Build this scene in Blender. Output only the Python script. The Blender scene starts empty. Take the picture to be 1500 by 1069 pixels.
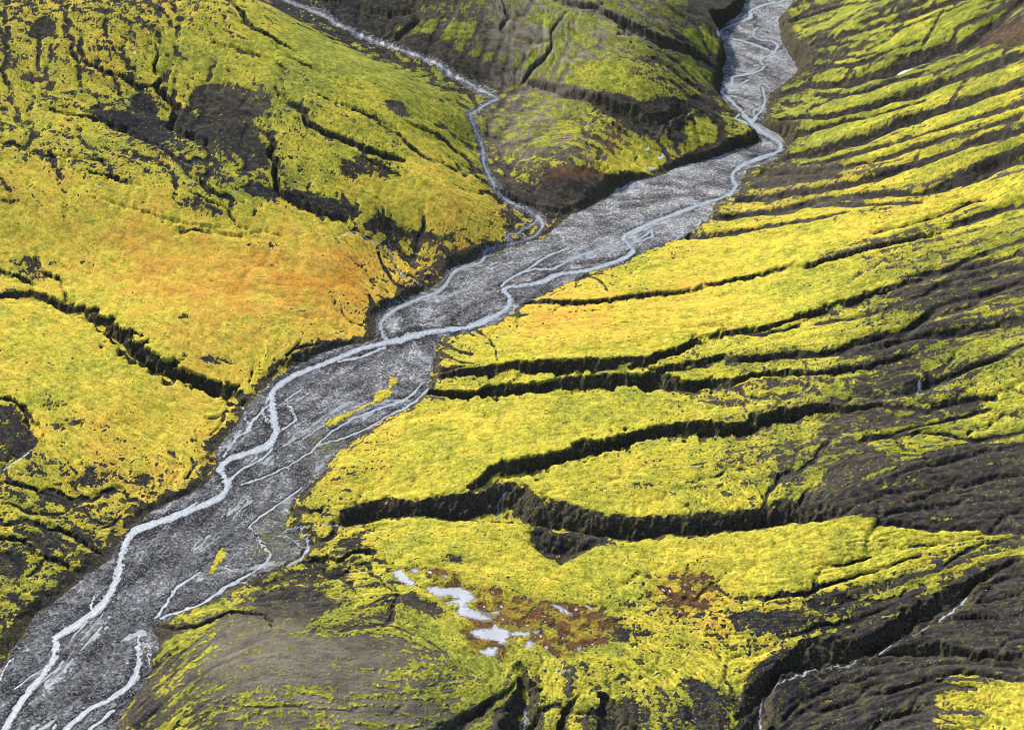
import bpy, math
import numpy as np

# ------------------------------------------------------------------ camera, sky, sun, exposure
scn = bpy.context.scene
COL = scn.collection
HC, PITCH, HFOV = 800.0, math.radians(33.0), math.radians(40.0)
cam_d = bpy.data.cameras.new("camera")
cam = bpy.data.objects.new("camera", cam_d)
COL.objects.link(cam)
cam.location = (0, 0, HC)
cam.rotation_euler = (math.pi / 2 - PITCH, 0, 0)
cam_d.sensor_fit = 'HORIZONTAL'
cam_d.angle = HFOV
cam_d.clip_start, cam_d.clip_end = 1.0, 60000.0
scn.camera = cam

SUN_EL, SUN_AZ = math.radians(36.0), math.radians(-38.0)      # azimuth from +Y, towards +X
world = bpy.data.worlds.new("World")
scn.world = world
world.use_nodes = True
wn, wl = world.node_tree.nodes, world.node_tree.links
wn.clear()
sky = wn.new('ShaderNodeTexSky')
sky.sky_type = 'NISHITA'
sky.sun_disc = False
sky.sun_elevation = SUN_EL
sky.sun_rotation = SUN_AZ
sky.altitude = 800
sky.air_density = 1.0
sky.dust_density = 3.0
bg = wn.new('ShaderNodeBackground')
bg.inputs[1].default_value = 0.12
wo = wn.new('ShaderNodeOutputWorld')
wl.new(sky.outputs[0], bg.inputs[0])
wl.new(bg.outputs[0], wo.inputs[0])

sun_d = bpy.data.lights.new("sun", 'SUN')
sun_d.energy = 3.5
sun_d.angle = math.radians(6.0)
sun_d.color = (1.0, 0.95, 0.86)
sun = bpy.data.objects.new("sun", sun_d)
COL.objects.link(sun)
from mathutils import Vector
_sd = Vector((math.cos(SUN_EL) * math.sin(SUN_AZ), math.cos(SUN_EL) * math.cos(SUN_AZ), math.sin(SUN_EL)))
sun.rotation_euler = _sd.to_track_quat('Z', 'Y').to_euler()
sun.location = (-300, 1500, 900)

vs = scn.view_settings
scn.cycles.filter_width = 0.9
vs.view_transform = 'Standard'
vs.look = 'None'
vs.exposure = 1.12
vs.gamma = 1.0
vs.use_curve_mapping = False

# ------------------------------------------------------------------ photo pixel -> direction
F = 750.0 / math.tan(HFOV / 2)
FW = np.array([0, math.cos(PITCH), -math.sin(PITCH)])
UP = np.array([0, math.sin(PITCH), math.cos(PITCH)])


def rays(px, py):
    px, py = np.asarray(px, float), np.asarray(py, float)
    d = FW[None] * F + np.stack([px - 750, 0 * px, 0 * px], 1) + UP[None] * (534.5 - py)[:, None]
    return d


def zv(y):                                                     # the valley floor rises gently upstream
    return 0.010 * (np.minimum(y, 4000) - 700)


def at_height(px, py, h):
    """world point of a pixel at height h above the valley floor"""
    d = rays(px, py)
    y = np.full(len(d), 1300.0)
    for _ in range(8):
        t = (zv(y) + h - HC) / d[:, 2]
        y = d[:, 1] * t
    return d[:, 0] * t, y


# ------------------------------------------------------------------ noise
_rng = np.random.default_rng(7)
_perm = np.concatenate([_rng.permutation(4096)] * 2)
_ang = _rng.random(4096) * 2 * np.pi
_gx, _gy = np.cos(_ang).astype(np.float32), np.sin(_ang).astype(np.float32)


def perlin(x, y, seed=0):
    x = x + seed * 37.17
    y = y + seed * 91.73
    xi, yi = np.floor(x).astype(np.int64), np.floor(y).astype(np.int64)
    fx, fy = (x - xi).astype(np.float32), (y - yi).astype(np.float32)
    u, v = fx * fx * fx * (fx * (fx * 6 - 15) + 10), fy * fy * fy * (fy * (fy * 6 - 15) + 10)

    def g(ix, iy, dx, dy):
        k = _perm[_perm[ix & 4095] + (iy & 4095)]
        return _gx[k] * dx + _gy[k] * dy
    a = g(xi, yi, fx, fy)
    b = g(xi + 1, yi, fx - 1, fy)
    c = g(xi, yi + 1, fx, fy - 1)
    d = g(xi + 1, yi + 1, fx - 1, fy - 1)
    return (a + u * (b - a) + v * ((c + u * (d - c)) - (a + u * (b - a)))) * 1.5


def fbm(x, y, wl_, octv=3, seed=0, gain=0.5):
    s, amp, tot = 0, 1.0, 0
    for o in range(octv):
        s = s + amp * perlin(x / wl_, y / wl_, seed + o * 3)
        tot += amp * amp
        amp *= gain
        wl_ = wl_ / 2.03
    return s / math.sqrt(tot)


def sstep(a, b, x):
    t = np.clip((x - a) / (b - a), 0, 1)
    return t * t * (3 - 2 * t)


# ------------------------------------------------------------------ the ground grid: rows and columns widen with distance
ZREF = 40.0
CP, SP = math.cos(PITCH), math.sin(PITCH)


def row_y(v):
    d = FW * F + UP * (534.5 - v)
    return d[1] * (ZREF - HC) / d[2]


_v = np.concatenate([np.arange(1330, 1085, -4.0), np.arange(1085, -30, -1.3), np.arange(-30, -170, -2.6)])
YR = np.array([row_y(v) for v in _v])
_far = [YR[-1]]
_step = YR[-1] - YR[-2]
while _far[-1] < 20000:
    _step *= 1.12
    _far.append(_far[-1] + _step)
YR = np.concatenate([YR, _far[1:]])
UC = np.concatenate([np.arange(-900, -250, 26.0), np.arange(-250, -130, 6.0), np.arange(-130, -12, 2.2), np.arange(-12, 1512, 1.45), np.arange(1512, 1630, 2.2), np.arange(1630, 1750, 6.0),
                     np.arange(1750, 2420, 26.0)])
UC = (UC - 750) / F
NR, NC = len(YR), len(UC)


def dep(y):
    return y * CP + (HC - ZREF) * SP


X = (UC[None, :] * dep(YR)[:, None])
Y = np.repeat(YR[:, None], NC, 1)
XF, YF = X.astype(np.float64), Y.astype(np.float64)
IDX_R, IDX_C = np.arange(NR), np.arange(NC)


def to_ij(x, y):
    return np.interp(y, YR, IDX_R), np.interp(x / dep(y), UC, IDX_C)


def bil(A, fi, fj):
    fi = np.clip(fi, 0, NR - 1.001)
    fj = np.clip(fj, 0, NC - 1.001)
    i, j = fi.astype(np.int32), fj.astype(np.int32)
    a, b = (fi - i).astype(np.float32), (fj - j).astype(np.float32)
    k = i * NC + j
    R = A.ravel()
    return (R[k] * (1 - a) + R[k + NC] * a) * (1 - b) + (R[k + 1] * (1 - a) + R[k + NC + 1] * a) * b


# coarse grid for smooth fields
CI = np.unique(np.concatenate([np.arange(0, NR, 8), [NR - 1]]))
CJ = np.unique(np.concatenate([np.arange(0, NC, 10), [NC - 1]]))


def upsample(C):
    A = np.empty((NR, len(CJ)))
    for j in range(len(CJ)):
        A[:, j] = np.interp(IDX_R, CI, C[:, j])
    B = np.empty((NR, NC))
    for i in range(NR):
        B[i] = np.interp(IDX_C, CJ, A[i])
    for ax, n in ((0, 9), (1, 11), (0, 9), (1, 11)):           # round off the facets
        pad = [(0, 0), (0, 0)]
        pad[ax] = (n // 2 + 1, n // 2)
        C = np.cumsum(np.pad(B, pad, 'edge'), axis=ax)
        B = (C[n:] - C[:-n]) / n if ax == 0 else (C[:, n:] - C[:, :-n]) / n
    return B


def tps(px_, py_, val, smooth, lo, hi):
    """thin-plate surface through scattered world points, on the coarse grid; clamped outside the traced area"""
    cx, cy = px_ / 500.0, py_ / 500.0
    n = len(cx)
    r2 = (cx[:, None] - cx[None]) ** 2 + (cy[:, None] - cy[None]) ** 2
    K = np.where(r2 > 0, r2 * np.log(r2 + 1e-12), 0) * 0.5 + np.eye(n) * smooth
    P = np.stack([np.ones(n), cx, cy], 1)
    A = np.block([[K, P], [P.T, np.zeros((3, 3))]])
    w = np.linalg.solve(A, np.concatenate([val, np.zeros(3)]))
    yy = np.clip(YR[CI], YR[0], 2900.0)
    uu = np.clip(UC[CJ], (-180 - 750) / F, (1680 - 750) / F)
    gx = (uu[None] * dep(yy)[:, None]) / 500.0
    gy = np.repeat(yy[:, None], len(CJ), 1) / 500.0
    out = w[n] + w[n + 1] * gx + w[n + 2] * gy
    for k in range(n):
        q = (gx - cx[k]) ** 2 + (gy - cy[k]) ** 2
        out += w[k] * 0.5 * q * np.log(q + 1e-12)
    return upsample(np.clip(out, lo, hi))


def pts(s):
    a = np.array([float(t) for t in s.replace(';', ',').split(',')])
    return a


def P2(s):
    return pts(s).reshape(-1, 2)


def P3(s):
    return pts(s).reshape(-1, 3)


# ------------------------------------------------------------------ broad relief: height above the valley floor at traced places
BED_L = P2("-200,1230;-60,1050;0,975;15,960;50,905;100,865;155,825;172,795;185,778;215,755;262,730;300,712;312,690;318,655;350,620;365,590;395,560;420,540;470,518;500,508;540,500;553,493;552,470;565,453;600,436;630,424;655,405;668,392;700,382;716,372;760,360;800,347;825,322;870,300;885,290;925,265;960,262;1000,243;1050,230;1100,212;1116,204;1103,190;1080,170;1055,145;1060,100;1065,85;1045,52;1060,38;1085,20;1092,0;1100,-60;1130,-160")
BED_R = P2("1260,-160;1190,-60;1165,0;1140,30;1145,60;1168,100;1165,115;1130,135;1122,160;1115,183;1148,203;1156,218;1130,237;1092,250;1083,280;1047,300;1043,312;1020,335;995,348;940,372;915,385;870,397;835,412;800,432;765,445;748,462;720,478;680,489;646,494;638,510;632,540;630,565;615,582;590,602;550,622;520,645;495,662;475,690;440,725;425,745;422,770;450,795;440,812;400,832;360,851;320,873;280,889;240,906;222,920;233,940;226,975;203,1010;185,1040;165,1069;100,1150;-20,1260")
HPTS = P3("""-100,700,30;-100,400,60;-100,200,110;-100,0,170;0,900,9;60,860,9;120,800,10;0,800,18;100,740,16;180,720,12;260,690,11;0,700,24;120,650,25;230,620,20;300,640,12;0,580,33;100,560,35;200,580,28;300,560,18;360,540,13;0,480,45;100,480,42;250,480,36;400,470,28;480,480,16;540,470,11;0,380,58;120,370,56;250,380,50;400,380,44;500,380,38;570,400,24;600,415,14;560,430,18;
0,280,75;150,280,72;300,300,60;420,320,46;520,340,34;590,360,20;640,390,9;0,180,100;120,180,98;230,180,86;330,200,84;450,200,84;550,230,68;620,270,54;660,320,32;720,345,9;700,290,30;0,80,135;120,80,132;250,80,128;370,90,124;470,120,112;570,150,92;640,200,60;680,240,36;705,225,26;670,160,50;0,0,165;150,0,165;300,0,160;380,0,150;440,40,112;520,80,92;590,110,74;650,140,52;
417,0,96;473,20,88;520,48,74;563,63,64;633,90,52;693,123,40;728,143,33;690,168,28;707,217,20;718,260,14;753,300,7;790,325,3;770,352,2;713,366,3;
480,0,104;540,10,104;600,40,96;660,60,90;720,90,70;760,120,52;600,0,125;700,20,120;780,60,104;800,110,74;850,40,130;900,10,140;870,100,104;920,110,104;980,130,84;830,140,62;900,180,48;960,185,52;1010,160,52;1050,180,30;780,170,54;830,200,54;740,200,36;760,250,30;800,230,50;850,240,46;830,280,22;870,285,10;920,240,18;960,225,15;1030,190,36;1040,215,14;1080,195,16;950,60,112;1000,40,92;1040,20,52;1050,90,28;1010,90,66;1040,130,26;940,20,124;1010,0,100;1060,0,34;
1150,20,14;1180,60,26;1160,160,14;1190,110,26;1250,20,110;1250,80,86;1250,140,78;1350,20,230;1350,80,190;1350,150,160;1450,30,310;1450,100,270;1450,180,225;1500,0,370;1500,80,320;1500,200,240;1580,60,390;1580,250,270;1580,450,180;1580,650,150;1580,850,120;1580,1050,110;1200,200,38;1160,230,12;1130,260,10;1250,240,64;1350,230,128;1450,260,165;1500,300,178;1100,300,8;1200,290,34;1300,300,78;1400,320,118;1060,330,7;1000,360,7;1100,370,20;1200,360,46;1300,370,75;1500,380,140;900,400,6;850,425,7;950,410,13;1000,440,18;1100,430,30;1200,430,50;1300,440,72;1400,440,100;1500,460,126;780,470,10;700,500,9;660,520,9;660,560,9;750,500,14;850,480,22;950,490,26;1050,500,32;1150,500,46;1250,510,64;1350,520,84;1450,530,104;1500,560,114;650,600,9;700,610,14;800,600,20;900,590,25;1000,590,31;1100,590,42;1200,570,56;1300,580,70;1400,590,88;1500,650,106;560,660,9;500,700,8;450,740,8;600,680,14;700,660,19;800,650,25;650,710,15;560,720,10;900,690,30;1000,660,35;1100,660,44;1200,650,56;1300,650,68;1400,660,84;850,720,26;950,730,30;1050,720,37;1150,710,47;1250,720,60;1350,720,72;1500,750,96;500,760,5;520,790,10;460,830,9;560,800,16;650,790,20;750,790,22;830,810,24;950,800,29;1050,790,36;1150,790,44;1250,790,52;1350,800,62;1450,810,76;600,850,20;680,900,19;740,930,19;800,880,21;900,870,26;1000,880,31;1100,870,37;1200,860,43;1300,860,48;400,860,15;330,885,9;260,910,9;300,920,20;360,910,34;430,900,30;500,880,25;270,960,12;330,960,33;420,950,44;500,940,40;570,930,30;620,930,23;240,1010,10;300,1020,26;380,1010,40;460,1010,42;540,1000,36;620,990,28;680,980,22;230,1060,14;320,1069,26;450,1069,34;560,1069,28;650,1060,18;780,980,19;850,1000,22;950,960,27;950,1060,27;1050,960,33;1060,1050,30;1150,930,38;1250,920,44;1350,920,54;1450,880,66;1200,1000,36;1300,1000,46;1400,980,58;1500,950,80;1250,1060,38;1400,1060,52;1500,1060,70;450,1200,30;800,1200,22;1200,1200,36;1600,1250,70;250,1160,12""")
_m = (HPTS[:, 0] > 1100) & (HPTS[:, 2] > 60)
HPTS[_m, 2] = 60 + (HPTS[_m, 2] - 60) * 0.45
_m = (HPTS[:, 0] < 600) & (HPTS[:, 1] > 340)
HPTS[_m, 2] *= 0.70
_m = (HPTS[:, 0] < 660) & (HPTS[:, 1] > 340) & (HPTS[:, 2] < 17) & (HPTS[:, 1] < 900 - HPTS[:, 0] * 0.75)
HPTS[_m, 2] *= 0.6
_m = (HPTS[:, 1] < 312) & (HPTS[:, 0] < 1065) & (HPTS[:, 1] < 30 + (HPTS[:, 0] - 440) * 0.9) & ((HPTS[:, 0] > 700) | (HPTS[:, 1] < (HPTS[:, 0] - 400) * 0.45))
HPTS[_m, 2] *= 0.68
hx, hy = at_height(HPTS[:, 0], HPTS[:, 1], HPTS[:, 2])
MAC = tps(hx, hy, HPTS[:, 2], 0.004, 2.0, 520.0)

bed_px = np.concatenate([BED_L, BED_R])
bx, by = at_height(bed_px[:, 0], bed_px[:, 1], 0.0)


def box_idx(x0, x1, y0, y1):
    i0 = max(int(np.searchsorted(YR, y0)) - 1, 0)
    i1 = min(int(np.searchsorted(YR, y1)) + 1, NR)
    us = [x0 / dep(y0), x0 / dep(y1), x1 / dep(y0), x1 / dep(y1)]
    j0 = max(int(np.searchsorted(UC, min(us))) - 1, 0)
    j1 = min(int(np.searchsorted(UC, max(us))) + 1, NC)
    return slice(i0, max(i1, i0 + 1)), slice(j0, max(j1, j0 + 1))


def sdf(qx, qy, pad, WX, WY):
    """signed distance to a world polygon, positive inside, on the part of the grid near it"""
    si, sj = box_idx(qx.min() - pad, qx.max() + pad, qy.min() - pad, qy.max() + pad)
    x, y = WX[si, sj], WY[si, sj]
    d2 = np.full(x.shape, 1e12)
    ins = np.zeros(x.shape, bool)
    n = len(qx)
    for k in range(n):
        ax, ay, bx_, by_ = qx[k], qy[k], qx[(k + 1) % n], qy[(k + 1) % n]
        ex, ey = bx_ - ax, by_ - ay
        t = np.clip(((x - ax) * ex + (y - ay) * ey) / (ex * ex + ey * ey + 1e-9), 0, 1)
        d2 = np.minimum(d2, (x - ax - t * ex) ** 2 + (y - ay - t * ey) ** 2)
        c = (ay > y) != (by_ > y)
        if abs(ey) > 1e-9:
            ins ^= c & (x < ex * (y - ay) / ey + ax)
    d = np.sqrt(d2)
    return si, sj, np.where(ins, d, -d)


# gentle warps so that no traced line stays straight
W1X, W1Y = fbm(X, Y, 26, 3, 1) * 2.2, fbm(X, Y, 26, 3, 2) * 3.0
WX, WY = X + W1X, Y + W1Y
W2X, W2Y = fbm(X, Y, 9, 3, 3) * 1.3, fbm(X, Y, 9, 3, 4) * 1.9
VX, VY = X + W2X, Y + W2Y

si, sj, s = sdf(bx, by, 400, X + W1X * 1.1 + W2X * 1.7, Y + W1Y * 1.1 + W2Y * 1.7)
BED = np.full((NR, NC), -400.0)
BED[si, sj] = np.maximum(s, -400)
BANKW = 12 + 7 * fbm(X, Y, 60, 2, 5)
ZV = zv(Y)
bank = sstep(0, 1, -BED / np.maximum(BANKW, 7))
H0 = ZV + MAC * bank


def on_ground(px, py):
    """first hit of the pixel's ray with the broad relief"""
    d = rays(px, py)
    d = d / (-d[:, 2:3])
    n = len(d)
    lo = np.full(n, HC - 560.0)
    prev = lo.copy()
    hit = np.full(n, np.nan)
    for k in range(1, 131):
        t = lo + k * (HC + 20 - lo) / 130.0
        fi, fj = to_ij(d[:, 0] * t, d[:, 1] * t)
        below = (HC - t) < bil(H0, fi, fj)
        new = below & np.isnan(hit)
        hit[new] = t[new]
        prev = np.where(np.isnan(hit), t, prev)
    hit = np.where(np.isnan(hit), HC, hit)
    a, b = prev, hit
    for _ in range(12):
        m = 0.5 * (a + b)
        fi, fj = to_ij(d[:, 0] * m, d[:, 1] * m)
        below = (HC - m) < bil(H0, fi, fj)
        b = np.where(below, m, b)
        a = np.where(below, a, m)
    return d[:, 0] * b, d[:, 1] * b


def dense(p, step=7.0):
    """Catmull-Rom through traced points"""
    q = np.vstack([2 * p[0] - p[1], p, 2 * p[-1] - p[-2]])
    out = []
    for k in range(1, len(q) - 2):
        n = max(1, int(np.hypot(*(q[k + 1] - q[k])[:2]) / step))
        for t in np.arange(n) / n:
            out.append(0.5 * (2 * q[k] + (q[k + 1] - q[k - 1]) * t + (2 * q[k - 1] - 5 * q[k] + 4 * q[k + 1] - q[k + 2]) * t * t
                              + (3 * q[k] - q[k - 1] - 3 * q[k + 1] + q[k + 2]) * t ** 3))
    out.append(q[-2])
    return np.array(out)


def ribbon_world(p, step=7.0):
    q = dense(p, step)
    tg = np.gradient(q[:, :2], axis=0)
    tg /= np.hypot(tg[:, 0], tg[:, 1])[:, None] + 1e-9
    nx, ny = -tg[:, 1], tg[:, 0]
    w = np.maximum(q[:, 2], 0.8) * 0.5
    n = len(q)
    ax, ay = on_ground(np.concatenate([q[:, 0], q[:, 0] + nx * w, q[:, 0] - nx * w]),
                       np.concatenate([q[:, 1], q[:, 1] + ny * w, q[:, 1] - ny * w]))
    cx, cy = ax[:n], ay[:n]
    wt = np.stack([np.gradient(cx), np.gradient(cy)], 1)
    wt /= np.hypot(wt[:, 0], wt[:, 1])[:, None] + 1e-9
    dx, dy = ax[n:2 * n] - ax[2 * n:], ay[n:2 * n] - ay[2 * n:]
    hw = 0.5 * np.abs(dx * wt[:, 1] - dy * wt[:, 0])
    hw = np.convolve(np.pad(hw, 2, 'edge'), np.ones(5) / 5, 'valid') if n > 4 else hw
    return cx, cy, np.clip(hw, 0.0010 * dep(cy), 60), wt


def ribbon(p, fx, fy, reach=1.0, step=7.0, rw=None):
    """distance to a traced line in units of its local half width"""
    cx, cy, hw, wt = rw if rw is not None else ribbon_world(p, step)
    R = hw.max() * reach + 8
    SI, SJ = box_idx(cx.min() - R, cx.max() + R, cy.min() - R, cy.max() + R)
    T = np.full((SI.stop - SI.start, SJ.stop - SJ.start), 9.0)
    HW = np.ones(T.shape)
    SG = np.zeros(T.shape)
    for k in range(len(cx) - 1):
        R = max(hw[k], hw[k + 1]) * reach + 6
        si, sj = box_idx(min(cx[k], cx[k + 1]) - R, max(cx[k], cx[k + 1]) + R, min(cy[k], cy[k + 1]) - R, max(cy[k], cy[k + 1]) + R)
        x, y = fx[si, sj], fy[si, sj]
        ex, ey = cx[k + 1] - cx[k], cy[k + 1] - cy[k]
        t = np.clip(((x - cx[k]) * ex + (y - cy[k]) * ey) / (ex * ex + ey * ey + 1e-9), 0, 1)
        h = hw[k] + (hw[k + 1] - hw[k]) * t
        ox, oy = x - cx[k] - t * ex, y - cy[k] - t * ey
        d = np.hypot(ox, oy) / h
        a = slice(si.start - SI.start, si.stop - SI.start), slice(sj.start - SJ.start, sj.stop - SJ.start)
        try:
            m = d < T[a]
        except ValueError:
            continue
        T[a] = np.where(m, d, T[a])
        HW[a] = np.where(m, h, HW[a])
        SG[a] = np.where(m, np.sign(ex * oy - ey * ox), SG[a])
    return SI, SJ, T, HW, SG

# ------------------------------------------------------------------ traced ravines: x, y, width in the photo; depth in metres
RAVINES = [
    (26, "-40,440,8;0,435,9;30,433,12;60,436,14;77,444,15;100,453,19;123,461,21;147,471,27;163,483,31;180,499,35;200,516,35;227,533,31;253,543,27;283,556,25;313,569,25;338,579,22;354,588,12"),
    (7, "-20,388,6;0,396,7;17,404,8;35,411,8;50,416,5"), (6, "53,376,6;60,399,7;75,406,7;90,412,7;95,424,8;98,440,6"),
    (10, "0,585,10;20,588,11;37,604,11;47,620,11;60,637,10;66,650,5"),
    (6, "0,785,6;20,790,6;40,802,7;67,815,7;97,827,6;118,838,4"), (6, "53,762,5;87,772,6;107,785,6;130,800,6;152,812,6"),
    (5, "10,705,5;33,712,5;60,719,5;87,730,5"),
    (8, "330,-30,6;337,0,6;353,17,7;365,37,7;390,50,6;413,63,5;432,74,3"), (5, "100,80,4;127,93,5;160,107,6;187,117,6;203,127,6;226,128,5"),
    (12, "227,67,4;233,82,6;225,97,7;236,112,8;228,127,8;240,140,12;257,153,14;258,165,12;251,181,10;267,193,12;290,202,13;307,214,11;312,226,5"),
    (8, "403,130,5;417,147,8;435,155,9;447,162,11;448,178,10;473,193,8;500,203,8;520,210,8;547,223,9;580,231,10;592,236,5"),
    (12, "380,190,4;392,199,7;403,210,11;396,226,12;407,240,12;401,256,12;404,270,13;413,284,15;432,293,16;457,307,15;483,317,10;503,322,5"),
    (4, "73,160,4;110,167,4;140,174,5;167,184,5;200,198,5;233,213,5;263,240,6;277,257,6;300,273,5;327,287,5;360,300,4"),
    (5, "133,287,4;167,297,5;200,307,5;233,317,5;267,327,5;320,333,4"), (5, "277,280,4;307,293,5;333,307,5;343,323,5;362,334,4"),
    (5, "240,325,5;263,338,7;293,337,5;333,343,4;383,340,4;417,348,3"), (3, "0,207,3;27,213,3;67,227,4;117,233,5;160,238,5"), (4, "125,249,4;153,258,5;193,267,5;205,270,3"),
    (4, "0,100,5;8,112,6;15,125,5"), (4, "313,62,5;345,72,6;372,80,7;395,88,6;420,102,5"), (4, "520,225,3;545,238,5;566,245,5;582,255,3"),
    (4, "600,178,3;625,190,4;650,205,4;668,222,3"), (3, "545,165,3;567,180,3;588,200,4;610,222,4;640,240,3"), (4, "395,60,3;430,85,5;470,105,6;505,120,6;532,131,4"),
    (5, "470,140,4;505,155,4;545,170,4;575,192,4"), (5, "560,360,3;578,385,4;590,405,5;615,420,4"),
    # right of the river
    (9, "753,446,6;783,442,8;833,444,10;867,443,10;900,438,9;933,433,9;1000,428,8;1033,418,8;1073,411,9;1110,403,8;1143,394,8;1187,388,7;1217,379,7;1267,366,6;1300,358,5;1360,343,4"),
    (20, "632,575,10;660,577,14;700,576,18;767,569,20;833,563,22;900,559,24;967,559,25;1000,563,18;1040,562,17;1077,557,13;1100,549,13;1140,546,13;1183,546,11;1227,544,10;1267,538,8;1300,529,6;1340,515,4"),
    (13, "650,552,9;673,547,14;733,544,21;767,538,23;817,535,24;867,534,24;917,533,20;950,529,16;977,519,18;1000,511,16;1020,502,16;1043,493,11;1077,484,9;1127,479,8;1157,469,10;1187,459,11;1233,444,12;1283,429,9;1312,420,5"),
    (7, "955,541,5;980,540,10;1000,538,12;1037,530,13;1055,524,6"),
    (20, "695,712,12;712,702,20;733,689,24;767,682,24;800,673,24;833,666,24;867,656,26;900,649,26;933,639,21;967,633,19;1000,627,19;1033,626,22;1067,628,24;1103,624,22;1123,613,22;1150,606,23;1187,599,19;1217,598,15;1243,598,9;1290,592,5"),
    (8, "1165,765,6;1180,725,6;1168,745,5;1155,770,5"), (6, "1110,712,4;1120,725,6;1127,742,6;1122,755,4"), (5, "1005,740,5;1015,750,6;1012,768,6"),
    (26, "1096,1100,34;1108,1060,34;1112,1035,36;1118,1010,36;1133,990,36;1160,975,36;1200,962,42;1247,953,38;1283,938,36;1317,919,36;1353,901,36;1400,872,30;1443,842,16;1473,829,9;1500,815,5"),
    (14, "1290,957,6;1333,951,20;1400,953,20;1450,957,14;1497,961,10;1540,965,8"),
    (6, "1370,905,3;1400,903,7;1430,902,7;1465,905,4"), (5, "1405,882,5;1440,880,6;1480,872,5;1510,866,4"),
    (28, "770,1120,70;772,1069,66;770,1040,54;772,1015,36;770,992,22;762,975,9"),
    (16, "905,1090,60;895,1050,40;888,1030,24;880,1015,8"), (8, "820,1069,20;830,1040,14;845,1022,6"), (10, "640,1080,30;690,1050,20;730,1020,14;752,1002,8"),
    (7, "447,821,5;467,820,6;497,820,6;510,814,9;527,806,10;545,809,6"), (5, "420,925,3;400,917,5;393,906,6;375,898,5;348,897,5;322,903,6;300,913,6;270,920,5;240,916,8;225,915,8"),
    (5, "222,975,8;240,965,6;262,950,4"), (4, "440,700,6;430,735,8;445,748,8;470,750,6"),
    # middle spur
    (12, "775,120,6;807,130,12;833,137,15;867,145,20;893,158,22;923,168,24;950,178,24;975,172,18;1000,163,12"),
    (14, "800,-10,5;823,2,8;867,10,12;897,23,14;933,43,18;967,60,18;1000,70,15;1020,80,10;1043,97,6"),
    (6, "737,-5,5;740,18,5;747,27,6;733,42,6;753,52,5;783,60,5;810,60,6;797,83,7;777,103,8;768,118,6"), (5, "830,20,4;815,35,5;807,50,6;812,60,5"),
    (4, "900,180,5;910,190,6;920,200,5;935,215,4"), (4, "700,260,5;740,285,6;780,300,6;820,310,5"), (6, "480,0,8;520,10,8;565,20,9;610,15,10;615,28,8;600,40,10;585,55,10"),
    (4, "860,212,4;880,222,6;875,235,5"),
]
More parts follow.
